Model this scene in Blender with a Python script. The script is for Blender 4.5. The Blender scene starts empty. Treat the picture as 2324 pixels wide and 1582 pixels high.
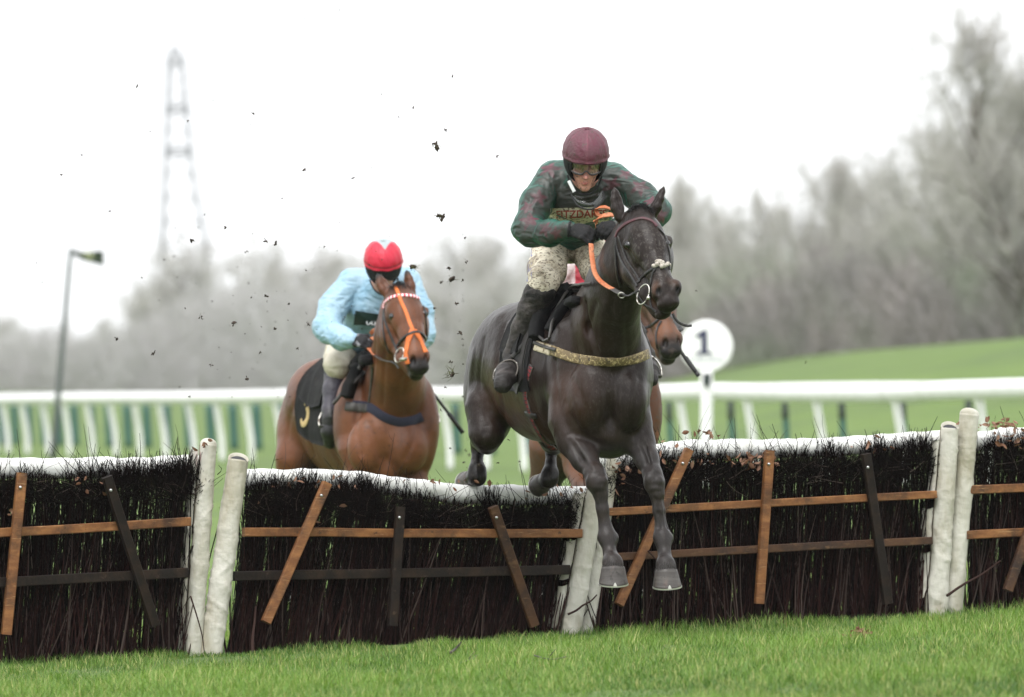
import bpy, bmesh, math, random
import numpy as np
from mathutils import Vector, Matrix
from mathutils.bvhtree import BVHTree

S = bpy.context.scene
COL = S.collection
rng = np.random.default_rng(7)
random.seed(7)

# ------------------------------------------------------------------ camera
U0, V0, FPX = 1161.5, 791.0, 2323.0 * 300.0 / 36.0
CAMZ = 1.44
PITCH = math.atan((861 - V0) / FPX)
cam_d = bpy.data.cameras.new("camera")
cam = bpy.data.objects.new("camera", cam_d)
COL.objects.link(cam)
cam.location = (0, 0, CAMZ)
cam.rotation_euler = (math.pi / 2 + PITCH, 0, 0)
cam_d.sensor_width = 36.0
cam_d.lens = 300.0
cam_d.clip_start = 0.5
cam_d.clip_end = 4000
cam_d.dof.use_dof = True
cam_d.dof.focus_distance = 43.3
cam_d.dof.aperture_fstop = 4.6
S.camera = cam

# ------------------------------------------------------------------ world and sun (overcast)
SUN_EL, SUN_ROT = math.radians(58), math.radians(200)
world = bpy.data.worlds.new("World")
S.world = world
world.use_nodes = True
nt = world.node_tree
nt.nodes.clear()
w_out = nt.nodes.new("ShaderNodeOutputWorld")
w_bg = nt.nodes.new("ShaderNodeBackground")
sky = nt.nodes.new("ShaderNodeTexSky")
sky.sky_type = 'NISHITA'
sky.sun_disc = False
sky.sun_elevation = SUN_EL
sky.sun_rotation = SUN_ROT
sky.air_density = 1.0
sky.dust_density = 6.0
hs = nt.nodes.new("ShaderNodeHueSaturation")
hs.inputs['Saturation'].default_value = 0.06
mx = nt.nodes.new("ShaderNodeMix")
mx.data_type = 'RGBA'
mx.inputs[0].default_value = 0.72            # thick cloud cover over the clear sky
mx.inputs[7].default_value = (9.6, 9.75, 9.9, 1)
nt.links.new(sky.outputs[0], hs.inputs['Color'])
nt.links.new(hs.outputs[0], mx.inputs[6])
nt.links.new(mx.outputs[2], w_bg.inputs['Color'])
w_bg.inputs['Strength'].default_value = 0.1
nt.links.new(w_bg.outputs[0], w_out.inputs['Surface'])
sun_d = bpy.data.lights.new("sun", 'SUN')
sun_d.energy = 1.0
sun_d.angle = math.radians(35)
sun_d.color = (1.0, 0.98, 0.95)
sun = bpy.data.objects.new("sun", sun_d)
COL.objects.link(sun)
sun.location = (0, 20, 40)
sdir = Vector((math.cos(SUN_EL) * math.sin(SUN_ROT), math.cos(SUN_EL) * math.cos(SUN_ROT), math.sin(SUN_EL)))
sun.rotation_euler = (-sdir).to_track_quat('-Z', 'Y').to_euler()

S.view_settings.view_transform = 'Standard'
S.view_settings.look = 'None'
S.view_settings.exposure = 1.08
S.view_settings.gamma = 1.0
S.cycles.max_bounces = 8
S.cycles.diffuse_bounces = 3
S.cycles.glossy_bounces = 3
S.cycles.transmission_bounces = 4
S.cycles.transparent_max_bounces = 8
S.cycles.volume_bounces = 0
S.cycles.caustics_reflective = False
S.cycles.caustics_refractive = False

# ------------------------------------------------------------------ geometry helpers
_cp, _sp = math.cos(PITCH), math.sin(PITCH)
CAMV = np.array((0, 0, CAMZ))

def ray(u, v):
    x = (u - U0) / FPX
    y = (V0 - v) / FPX
    return np.array((x, _cp - y * _sp, _sp + y * _cp))

def P(u, v, Y):
    d = ray(u, v)
    return CAMV + d * (Y / d[1])

def sm(t):
    t = np.clip(t, 0, 1)
    return t * t * (3 - 2 * t)

def _h(ix, iy, iz, s):
    n = (ix * 374761393 + iy * 668265263 + iz * 2147483647 + s * 974711) & 0xFFFFFFFF
    n = ((n ^ (n >> 13)) * 1274126177) & 0xFFFFFFFF
    return ((n ^ (n >> 16)) & 0xFFFF) / 32767.5 - 1.0

def vnoise(p, seed=0):
    p = np.asarray(p, float)
    i = np.floor(p).astype(np.int64)
    f = p - i
    f = f * f * (3 - 2 * f)
    r = 0
    for a in (0, 1):
        wa = f[:, 0] if a else 1 - f[:, 0]
        for b in (0, 1):
            wb = f[:, 1] if b else 1 - f[:, 1]
            for c in (0, 1):
                wc = f[:, 2] if c else 1 - f[:, 2]
                r = r + wa * wb * wc * _h(i[:, 0] + a, i[:, 1] + b, i[:, 2] + c, seed)
    return r

def fbm(p, seed=0, o=3):
    r, a = 0, 1.0
    p = np.asarray(p, float)
    for k in range(o):
        r = r + a * vnoise(p, seed + k * 17)
        p = p * 2.03
        a *= 0.5
    return r

def crom(pts, n):
    """smooth curve through pts (any dimension), n samples"""
    p = np.asarray(pts, float)
    if len(p) == 2:
        t = np.linspace(0, 1, n)[:, None]
        return p[0] * (1 - t) + p[1] * t
    q = np.vstack([2 * p[0] - p[1], p, 2 * p[-1] - p[-2]])
    m = len(p) - 1
    t = np.linspace(0, m, n)
    i = np.minimum(t.astype(int), m - 1)
    f = (t - i)[:, None]
    a, b, c, d = q[i], q[i + 1], q[i + 2], q[i + 3]
    return 0.5 * (2 * b + (c - a) * f + (2 * a - 5 * b + 4 * c - d) * f ** 2 + (3 * b - a - 3 * c + d) * f ** 3)

def unit(v):
    v = np.asarray(v, float)
    return v / np.maximum(np.linalg.norm(v, axis=-1, keepdims=True), 1e-9)

def add_mesh(name, verts, faces, mat, parent=None, smooth=True, attrs=None, origin=None):
    """one mesh object; verts in world space. faces: list of lists or int array (n,3|4), or list of arrays"""
    verts = np.asarray(verts, float).reshape(-1, 3)
    if parent is not None:
        org = np.array(wloc(parent))
    elif origin is not None:
        org = np.asarray(origin, float)
    else:
        org = np.zeros(3)
    me = bpy.data.meshes.new(name)
    if isinstance(faces, np.ndarray):
        faces = [faces]
    if len(faces) and isinstance(faces[0], np.ndarray):
        lt = np.concatenate([np.full(len(f), f.shape[1]) for f in faces])
        lv = np.concatenate([f.ravel() for f in faces])
    else:
        lt = np.array([len(f) for f in faces])
        lv = np.array([i for f in faces for i in f])
    ls = np.concatenate([[0], np.cumsum(lt)[:-1]])
    me.vertices.add(len(verts))
    me.loops.add(len(lv))
    me.polygons.add(len(lt))
    me.vertices.foreach_set("co", (verts - org).astype(np.float32).ravel())
    me.loops.foreach_set("vertex_index", lv.astype(np.int32))
    me.polygons.foreach_set("loop_start", ls.astype(np.int32))
    me.polygons.foreach_set("use_smooth", np.full(len(lt), smooth))
    me.update(calc_edges=True)
    me.validate()
    if attrs:
        for k, a in attrs.items():
            at = me.attributes.new(k, 'FLOAT', 'POINT')
            at.data.foreach_set("value", np.asarray(a, np.float32))
    if mat is not None:
        me.materials.append(mat)
    ob = bpy.data.objects.new(name, me)
    COL.objects.link(ob)
    if parent is not None:
        ob.parent = parent
        # parents are empties or meshes whose own origin is their location
        ob.location = (0, 0, 0)
    else:
        ob.location = org
    return ob

def wloc(o):
    l = Vector(o.location)
    while o.parent is not None:
        o = o.parent
        l = l + o.location
    return l

def thing(name, label, cat, loc=(0, 0, 0), group=None):
    o = bpy.data.objects.new(name, None)
    o.empty_display_size = 0.1
    COL.objects.link(o)
    o.location = loc
    tag(o, label, cat, group)
    return o

def tag(o, label, cat, group=None):
    o["label"] = label
    o["category"] = cat
    if group:
        o["group"] = group
    return o

def kind(o, k):
    o["kind"] = k
    return o

def tubes(paths, radii, sides=4, caps=False):
    """paths (N,S,3), radii (N,S) -> verts, quads"""
    paths = np.asarray(paths, float)
    N, Sg, _ = paths.shape
    t = np.gradient(paths, axis=1) if Sg > 2 else np.repeat((paths[:, 1:] - paths[:, :1]), 2, axis=1)
    t = unit(t)
    ref = np.where(np.abs(t[:, :1, 2:3]) > 0.9, np.array([1.0, 0, 0]), np.array([0, 0, 1.0]))
    n = unit(np.cross(np.broadcast_to(ref, t.shape), t))
    b = np.cross(t, n)
    a = np.arange(sides) / sides * 2 * np.pi
    ring = n[:, :, None, :] * np.cos(a)[None, None, :, None] + b[:, :, None, :] * np.sin(a)[None, None, :, None]
    V = paths[:, :, None, :] + ring * np.asarray(radii)[:, :, None, None]
    idx = np.arange(N * Sg * sides).reshape(N, Sg, sides)
    nx = np.roll(idx, -1, axis=2)
    q = np.stack([idx[:, :-1], nx[:, :-1], nx[:, 1:], idx[:, 1:]], axis=-1).reshape(-1, 4)
    fs = [q]
    if caps:
        fs += [idx[:, 0, ::-1], idx[:, -1]]
    return V.reshape(-1, 3), fs

def tube(pts, r, n=24, sides=8, smooth=True):
    """single capped tube through pts; r scalar or list along pts"""
    c = crom(pts, n)
    rr = np.full(n, r) if np.isscalar(r) else np.interp(np.linspace(0, 1, n), np.linspace(0, 1, len(r)), r)
    return tubes(c[None], rr[None], sides, caps=True)

def join(*parts):
    vs, fs, o = [], [], 0
    for v, f in parts:
        vs.append(np.asarray(v, float).reshape(-1, 3))
        for g in (f if isinstance(f, list) else [f]):
            fs.append(np.asarray(g) + o)
        o += len(vs[-1])
    return np.vstack(vs), fs

def beam(p0, p1, w, d, side, bev=0.004):
    """box beam from p0 to p1; w across (along cross(side,axis)), d along side"""
    p0, p1 = np.asarray(p0, float), np.asarray(p1, float)
    ax = unit(p1 - p0)
    s = unit(side - np.dot(side, ax) * ax)
    c = np.cross(ax, s)
    hw, hd = w / 2, d / 2
    prof = [(-hw + bev, -hd), (hw - bev, -hd), (hw, -hd + bev), (hw, hd - bev), (hw - bev, hd), (-hw + bev, hd), (-hw, hd - bev), (-hw, -hd + bev)]
    n = 10
    V = []
    for k in range(n):
        q = p0 + (p1 - p0) * k / (n - 1)
        V += [q + c * a + s * b for a, b in prof]
    idx = np.arange(n * 8).reshape(n, 8)
    nx = np.roll(idx, -1, 1)
    qd = np.stack([idx[:-1], nx[:-1], nx[1:], idx[1:]], -1).reshape(-1, 4)
    return np.array(V), [qd, idx[:1, ::-1], idx[-1:]]

def grid_faces(nu, nv, wrap_u=False):
    idx = np.arange(nu * nv).reshape(nu, nv)
    if wrap_u:
        a, b = idx, np.roll(idx, -1, 0)
    else:
        a, b = idx[:-1], idx[1:]
    return np.stack([a[:, :-1], b[:, :-1], b[:, 1:], a[:, 1:]], -1).reshape(-1, 4)

def sheet(top, bot):
    """closed thin sheet from two (nu,nv,3) grids"""
    nu, nv, _ = top.shape
    n = nu * nv
    f = grid_faces(nu, nv)
    V = np.vstack([top.reshape(-1, 3), bot.reshape(-1, 3)])
    idx = np.arange(n).reshape(nu, nv)
    loop = np.concatenate([idx[0, :], idx[1:, -1], idx[-1, -2::-1], idx[-2:0:-1, 0]])
    nx = np.roll(loop, -1)
    side = np.stack([loop, loop + n, nx + n, nx], -1)
    return V, [f, f[:, ::-1] + n, side]

# ------------------------------------------------------------------ signed-distance sculpting
class Sculpt:
    def __init__(self):
        self.pr = []

    def _add(self, lo, hi, fn, k, op):
        self.pr.append((np.asarray(lo), np.asarray(hi), fn, k, op))

    def seg(self, a, b, ra, rb, k=0.02, op=1):
        a, b = np.asarray(a, float), np.asarray(b, float)
        ab = b - a
        L = max(ab @ ab, 1e-9)

        def fn(X, Y, Z):
            px, py, pz = X - a[0], Y - a[1], Z - a[2]
            t = np.clip((px * ab[0] + py * ab[1] + pz * ab[2]) / L, 0, 1)
            return np.sqrt((px - t * ab[0]) ** 2 + (py - t * ab[1]) ** 2 + (pz - t * ab[2]) ** 2) - (ra + (rb - ra) * t)
        m = max(ra, rb)
        self._add(np.minimum(a, b) - m, np.maximum(a, b) + m, fn, k, op)

    def chain(self, pts, rs, k=0.02, op=1):
        for i in range(len(pts) - 1):
            self.seg(pts[i], pts[i + 1], rs[i], rs[i + 1], k if i == 0 else min(k, 0.8 * min(rs[i], rs[i + 1])), op)

    def eseg(self, a, b, ra, rb, lat, k=0.03, op=1):
        """ra, rb = (radius along lat, radius otherwise)"""
        a, b, lat = np.asarray(a, float), np.asarray(b, float), unit(lat)
        ab = b - a
        L = max(ab @ ab, 1e-9)

        def fn(X, Y, Z):
            px, py, pz = X - a[0], Y - a[1], Z - a[2]
            t = np.clip((px * ab[0] + py * ab[1] + pz * ab[2]) / L, 0, 1)
            qx, qy, qz = px - t * ab[0], py - t * ab[1], pz - t * ab[2]
            c = qx * lat[0] + qy * lat[1] + qz * lat[2]
            r2 = np.maximum(qx * qx + qy * qy + qz * qz - c * c, 0)
            l = ra[0] + (rb[0] - ra[0]) * t
            o = ra[1] + (rb[1] - ra[1]) * t
            k0 = np.sqrt((c / l) ** 2 + r2 / o ** 2)
            k1 = np.sqrt((c / l ** 2) ** 2 + r2 / o ** 4) + 1e-9
            return np.where(k0 < 1e-6, -np.minimum(l, o), k0 * (k0 - 1) / k1)
        m = max(max(ra), max(rb))
        self._add(np.minimum(a, b) - m, np.maximum(a, b) + m, fn, k, op)

    def echain(self, pts, rs, lat, k=0.03):
        for i in range(len(pts) - 1):
            self.eseg(pts[i], pts[i + 1], rs[i], rs[i + 1], lat, k)

    def ell(self, c, r, R=None, k=0.03, op=1):
        c = np.asarray(c, float)
        R = np.eye(3) if R is None else np.asarray(R, float)

        def fn(X, Y, Z):
            px, py, pz = X - c[0], Y - c[1], Z - c[2]
            q = [R[i][0] * px + R[i][1] * py + R[i][2] * pz for i in range(3)]
            k0 = np.sqrt(sum((q[i] / r[i]) ** 2 for i in range(3)))
            k1 = np.sqrt(sum((q[i] / r[i] ** 2) ** 2 for i in range(3))) + 1e-9
            return np.where(k0 < 1e-5, -min(r), k0 * (k0 - 1) / k1)
        e = np.sqrt(sum((R[i] * r[i]) ** 2 for i in range(3)))
        self._add(c - e, c + e, fn, k, op)

    def mesh(self, h):
        adds = [p for p in self.pr if p[4] > 0]
        lo = np.min([p[0] for p in adds], 0) - 4 * h - 0.02
        hi = np.max([p[1] for p in adds], 0) + 4 * h + 0.02
        n = np.ceil((hi - lo) / h).astype(int) + 1
        F = np.full(n, 0.5, np.float32)
        ax = [lo[i] + h * np.arange(n[i]) for i in range(3)]
        for plo, phi, fn, k, op in self.pr:
            i0 = np.maximum(np.floor((plo - k - 2.5 * h - lo) / h).astype(int), 0)
            i1 = np.minimum(np.ceil((phi + k + 2.5 * h - lo) / h).astype(int) + 1, n)
            if np.any(i1 <= i0):
                continue
            sl = tuple(slice(i0[j], i1[j]) for j in range(3))
            d = fn(ax[0][sl[0]][:, None, None], ax[1][sl[1]][None, :, None], ax[2][sl[2]][None, None, :]).astype(np.float32)
            f = F[sl]
            if op > 0:
                g = np.maximum(k - np.abs(f - d), 0) / k
                F[sl] = np.minimum(f, d) - g * g * (k * 0.25)
            else:
                g = np.maximum(k - np.abs(f + d), 0) / k
                F[sl] = np.maximum(f, -d) + g * g * (k * 0.25)
        return surface_nets(F, lo, h)

def surface_nets(F, o, h):
    ins = F < 0
    s = np.zeros(np.array(F.shape) - 1, np.uint8)
    for a in (0, 1):
        for b in (0, 1):
            for c in (0, 1):
                s += ins[a:F.shape[0] - 1 + a, b:F.shape[1] - 1 + b, c:F.shape[2] - 1 + c]
    act = (s > 0) & (s < 8)
    idx = np.argwhere(act)
    ids = np.full(act.shape, -1, np.int32)
    ids[act] = np.arange(len(idx))
    acc = np.zeros((len(idx), 3))
    cnt = np.zeros(len(idx))
    cor = [(a, b, c) for a in (0, 1) for b in (0, 1) for c in (0, 1)]
    val = {c: F[idx[:, 0] + c[0], idx[:, 1] + c[1], idx[:, 2] + c[2]].astype(float) for c in cor}
    for c0 in cor:
        for axn in range(3):
            if c0[axn] == 0:
                c1 = list(c0)
                c1[axn] = 1
                c1 = tuple(c1)
                v0, v1 = val[c0], val[c1]
                m = (v0 < 0) != (v1 < 0)
                t = np.where(m, v0 / np.where(np.abs(v0 - v1) < 1e-12, 1, v0 - v1), 0)
                p = np.array(c0, float)[None] + np.zeros((len(idx), 3))
                p[:, axn] += t
                acc += np.where(m[:, None], p, 0)
                cnt += m
    V = o + h * (idx + acc / np.maximum(cnt, 1)[:, None])
    faces = []
    for axn in range(3):
        a0 = [slice(1, -1)] * 3
        a1 = [slice(1, -1)] * 3
        a0[axn] = slice(0, -1)
        a1[axn] = slice(1, None)
        e0, e1 = ins[tuple(a0)], ins[tuple(a1)]
        ed = np.argwhere(e0 != e1)
        off = np.array([1, 1, 1])
        off[axn] = 0
        g = ed + off
        flip = e0[tuple(ed.T)]
        u, v = (axn + 1) % 3, (axn + 2) % 3
        du = np.zeros(3, int); du[u] = 1
        dv = np.zeros(3, int); dv[v] = 1
        q = [g - du - dv, g - dv, g, g - du]
        q = np.stack([ids[tuple(x.T)] for x in q], -1)
        q[~flip] = q[~flip][:, ::-1]
        faces.append(q[(q >= 0).all(1)])
    return V, np.vstack(faces)

def vnormals(V, Fq):
    n = np.zeros_like(V)
    fn = np.cross(V[Fq[:, 2]] - V[Fq[:, 0]], V[Fq[:, 3]] - V[Fq[:, 1]])
    for k in range(4):
        np.add.at(n, Fq[:, k], fn)
    return unit(n)

class Surf:
    """ray casting against a sculpted mesh"""
    def __init__(self, V, F):
        self.V, self.F = V, F
        self.b = BVHTree.FromPolygons([tuple(v) for v in V], [tuple(int(i) for i in f) for f in F])

    def px(self, u, v, back=False):
        d = Vector(ray(u, v)).normalized()
        l, n, i, _ = self.b.ray_cast(Vector(CAMV), d, 200)
        if l is None:
            return None
        return np.array(l), np.array(n)

    def cast(self, o, d):
        l, n, i, _ = self.b.ray_cast(Vector(o), Vector(d), 10)
        return None if l is None else (np.array(l), np.array(n))

    def near(self, p):
        l, n, i, _ = self.b.find_nearest(Vector(p))
        return np.array(l), np.array(n)

def ribbon(c, nrm, w, th, sink=0.006):
    """strap along centre line c with surface normals nrm"""
    c, nrm = np.asarray(c, float), unit(nrm)
    t = unit(np.gradient(c, axis=0))
    b = unit(np.cross(t, nrm))
    w = np.full(len(c), w) if np.isscalar(w) else np.interp(np.linspace(0, 1, len(c)), np.linspace(0, 1, len(w)), w)
    w = w[:, None] / 2
    prof = [c - b * w - nrm * sink, c - b * w + nrm * th * 0.6, c - b * w * 0.82 + nrm * th, c + b * w * 0.82 + nrm * th, c + b * w + nrm * th * 0.6, c + b * w - nrm * sink]
    V = np.stack(prof, 1)
    n, m = V.shape[:2]
    idx = np.arange(n * m).reshape(n, m)
    nx = np.roll(idx, -1, 1)
    q = np.stack([idx[:-1], nx[:-1], nx[1:], idx[1:]], -1).reshape(-1, 4)
    return V.reshape(-1, 3), [q, idx[:1, ::-1], idx[-1:]]

def strap_geo(surf, pts, w, th=0.004, n=60, sink=0.006, lift=0.0):
    c = crom(pts, n)
    L, N = [], []
    for u, v in c[:, :2]:
        r = surf.px(u, v)
        if r is not None:
            L.append(r[0]); N.append(r[1])
    L, N = np.array(L), np.array(N)
    for _ in range(2):
        N[1:-1] = (N[:-2] + N[1:-1] * 2 + N[2:]) / 4
        L[1:-1] = (L[:-2] + L[1:-1] * 2 + L[2:]) / 4
    return ribbon(L + unit(N) * (lift + 0.002), N, w, th, sink)

def strap(name, surf, pts, w, mat, parent, th=0.004, n=60, sink=0.006, lift=0.0):
    v, f = strap_geo(surf, pts, w, th, n, sink, lift)
    return add_mesh(name, v, f, mat, parent)

def wrap_sheet(surf, A, B, lat, ts, thf, off, th, nth=41, sag=None):
    """cloth laid over a back: A->B axis, theta from up, thf(t)->(t0,t1) radians"""
    A, B, lat = np.asarray(A), np.asarray(B), unit(lat)
    up = np.array((0, 0, 1.0))
    top = np.zeros((len(ts), nth, 3))
    bot = np.zeros_like(top)
    for i, t in enumerate(ts):
        a = A + (B - A) * t
        t0, t1 = thf(t)
        last = 0.3
        for j, q in enumerate(np.linspace(t0, t1, nth)):
            d = up * math.cos(q) + lat * math.sin(q)
            r = surf.cast(a + d * 1.5, -d)
            dist = np.dot(r[0] - a, d) if r is not None else last
            last = dist
            top[i, j] = a + d * (dist + off + th)
            bot[i, j] = a + d * (dist + off)
    return sheet(top, bot)

def text_mesh(s, bold=0.0):
    cu = bpy.data.curves.new("lettering", 'FONT')
    cu.body = s
    cu.size = 1.0
    cu.align_x = 'CENTER'
    cu.align_y = 'CENTER'
    cu.offset = bold
    cu.resolution_u = 4
    ob = bpy.data.objects.new("lettering", cu)
    COL.objects.link(ob)
    dg = bpy.context.evaluated_depsgraph_get()
    me = bpy.data.meshes.new_from_object(ob.evaluated_get(dg))
    bpy.data.objects.remove(ob)
    bm = bmesh.new()
    bm.from_mesh(me)
    bmesh.ops.triangulate(bm, faces=bm.faces[:])
    for _ in range(2):
        bmesh.ops.subdivide_edges(bm, edges=[e for e in bm.edges if e.calc_length() > 0.12], cuts=1)
        bmesh.ops.triangulate(bm, faces=bm.faces[:])
    v = np.array([q.co[:] for q in bm.verts])
    f = np.array([[x.index for x in q.verts] for q in bm.faces])
    bm.free()
    bpy.data.meshes.remove(me)
    return v, f

def drape_text(surf, s, cu, cv, hpx, ang=0.0, lift=0.004, bold=0.0, sx=1.0):
    v, f = text_mesh(s, bold)
    ca, sa = math.cos(ang), math.sin(ang)
    out = []
    last = None
    for x, y, _ in v:
        x *= sx
        u = cu + (x * ca - y * sa) * hpx
        w = cv - (x * sa + y * ca) * hpx
        r = surf.px(u, w)
        if r is not None:
            last = r[0] + r[1] * lift
        out.append(last if last is not None else np.zeros(3))
    return np.array(out), f

# ------------------------------------------------------------------ materials
def M(name, col, rough=0.6, spec=0.5, metal=0.0, layers=(), bump=None, sheen=0.0, trans=0.0, coat=0.0):
    """layers: ('noise', colour, scale, lo, hi, detail, stretch) | ('attr', name, colour[, gain]); bump: (scale, strength, detail, stretch)"""
    m = bpy.data.materials.new(name)
    m.use_nodes = True
    t = m.node_tree
    b = t.nodes["Principled BSDF"]
    b.inputs['Roughness'].default_value = rough
    b.inputs['Metallic'].default_value = metal
    b.inputs['Specular IOR Level'].default_value = spec
    if sheen:
        b.inputs['Sheen Weight'].default_value = sheen
        b.inputs['Sheen Roughness'].default_value = 0.4
    if coat:
        b.inputs['Coat Weight'].default_value = coat
        b.inputs['Coat Roughness'].default_value = 0.25
    tc = t.nodes.new("ShaderNodeTexCoord")
    geo = tc.outputs['Object']

    def coords(st):
        if st is None:
            return geo
        mp = t.nodes.new("ShaderNodeMapping")
        mp.inputs['Scale'].default_value = st
        t.links.new(geo, mp.inputs['Vector'])
        return mp.outputs[0]
    cur = None
    rgb = t.nodes.new("ShaderNodeRGB")
    rgb.outputs[0].default_value = (*col, 1)
    cur = rgb.outputs[0]
    for L in layers:
        mix = t.nodes.new("ShaderNodeMix")
        mix.data_type = 'RGBA'
        t.links.new(cur, mix.inputs[6])
        if L[0] == 'noise':
            _, c2, sc, lo, hi = L[:5]
            det = L[5] if len(L) > 5 else 4
            st = L[6] if len(L) > 6 else None
            amt = L[7] if len(L) > 7 else 1.0
            nz = t.nodes.new("ShaderNodeTexNoise")
            nz.inputs['Scale'].default_value = sc
            nz.inputs['Detail'].default_value = det
            nz.inputs['Roughness'].default_value = 0.62
            t.links.new(coords(st), nz.inputs['Vector'])
            mr = t.nodes.new("ShaderNodeMapRange")
            mr.inputs[1].default_value = lo
            mr.inputs[2].default_value = hi
            mr.inputs[4].default_value = amt
            t.links.new(nz.outputs[0], mr.inputs[0])
            fac = mr.outputs[0]
        else:
            _, an, c2 = L[:3]
            at = t.nodes.new("ShaderNodeAttribute")
            at.attribute_name = an
            fac = at.outputs['Fac']
            if len(L) > 3:
                mm = t.nodes.new("ShaderNodeMath")
                mm.operation = 'MULTIPLY'
                mm.inputs[1].default_value = L[3]
                mm.use_clamp = True
                t.links.new(fac, mm.inputs[0])
                fac = mm.outputs[0]
        t.links.new(fac, mix.inputs[0])
        mix.inputs[7].default_value = (*c2, 1)
        cur = mix.outputs[2]
    t.links.new(cur, b.inputs['Base Color'])
    if bump:
        bumps = bump if isinstance(bump, list) else [bump]
        prev = None
        for bu in bumps:
            nz = t.nodes.new("ShaderNodeTexNoise")
            nz.inputs['Scale'].default_value = bu[0]
            nz.inputs['Detail'].default_value = bu[2] if len(bu) > 2 else 3
            t.links.new(coords(bu[3] if len(bu) > 3 else None), nz.inputs['Vector'])
            bp = t.nodes.new("ShaderNodeBump")
            bp.inputs['Strength'].default_value = bu[1]
            bp.inputs['Distance'].default_value = bu[4] if len(bu) > 4 else 0.01
            t.links.new(nz.outputs[0], bp.inputs['Height'])
            if prev is not None:
                t.links.new(prev, bp.inputs['Normal'])
            prev = bp.outputs[0]
        t.links.new(prev, b.inputs['Normal'])
    if trans:
        out = t.nodes["Material Output"]
        tr = t.nodes.new("ShaderNodeBsdfTranslucent")
        t.links.new(cur, tr.inputs['Color'])
        ms = t.nodes.new("ShaderNodeMixShader")
        ms.inputs[0].default_value = trans
        t.links.new(b.outputs[0], ms.inputs[1])
        t.links.new(tr.outputs[0], ms.inputs[2])
        t.links.new(ms.outputs[0], out.inputs['Surface'])
    return m

def glass(name, col, alpha):
    m = bpy.data.materials.new(name)
    m.use_nodes = True
    t = m.node_tree
    t.nodes.clear()
    o = t.nodes.new("ShaderNodeOutputMaterial")
    tr = t.nodes.new("ShaderNodeBsdfTransparent")
    tr.inputs[0].default_value = (*col, 1)
    g = t.nodes.new("ShaderNodeBsdfGlossy")
    g.inputs['Roughness'].default_value = 0.12
    mx = t.nodes.new("ShaderNodeMixShader")
    mx.inputs[0].default_value = alpha
    t.links.new(tr.outputs[0], mx.inputs[1])
    t.links.new(g.outputs[0], mx.inputs[2])
    t.links.new(mx.outputs[0], o.inputs['Surface'])
    return m

def Pv(u, v, Y):
    u, v, Y = np.broadcast_arrays(np.asarray(u, float), np.asarray(v, float), np.asarray(Y, float))
    x = (u - U0) / FPX
    y = (V0 - v) / FPX
    d = np.stack([x, _cp - y * _sp, _sp + y * _cp], -1)
    return CAMV + d * (Y / d[..., 1])[..., None]

# ------------------------------------------------------------------ ground
def gz(x, Y):
    x = np.asarray(x, float)
    Y = np.asarray(Y, float)
    xc = np.clip(x, -22, 22)
    t = sm((Y - 50) / 40)
    z = (0.036 * np.clip(xc, -6, 6) + 0.08) * (1 - t) + (0.016 * xc + 0.16) * t
    z = z + sm((Y - 105) / 80) * (0.95 * sm((x + 0.5) / 8) + 1.15 * sm((x - 4) / 9))
    return z

def gv(u, Y):
    """pixel row of the ground at column u and distance Y"""
    x = (u - U0) / FPX * Y
    return 861 - (gz(x, Y) - CAMZ) * FPX / Y

def HY(u):
    return 43.3 + 3.0 * np.asarray(u, float) / 2323

g_grass = M("turf_soil", (0.092, 0.150, 0.036), rough=0.9, spec=0.2,
            layers=[('noise', (0.125, 0.19, 0.045), 0.8, 0.35, 0.65, 5), ('noise', (0.075, 0.115, 0.045), 0.22, 0.45, 0.7, 4), ('noise', (0.12, 0.145, 0.055), 6, 0.5, 0.75, 3)],
            bump=(40, 0.5, 4, None, 0.02))
ys = np.concatenate([np.linspace(30, 60, 61), np.geomspace(61, 2780, 120)])
xs = np.concatenate([-np.geomspace(30, 470, 14)[::-1], np.linspace(-28, 28, 141), np.geomspace(30, 470, 14)])
gx, gy = np.meshgrid(xs, ys, indexing='ij')
gzv = gz(gx, gy) + 0.012 * fbm(np.stack([gx.ravel() * 1.2, gy.ravel() * 0.8, 0 * gx.ravel()], -1), 3).reshape(gx.shape)
ground = add_mesh("ground", np.stack([gx, gy, gzv], -1).reshape(-1, 3), grid_faces(*gx.shape), g_grass)
kind(ground, "structure")
ground["label"] = "green turf of the racecourse rising to a mound on the right"

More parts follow.
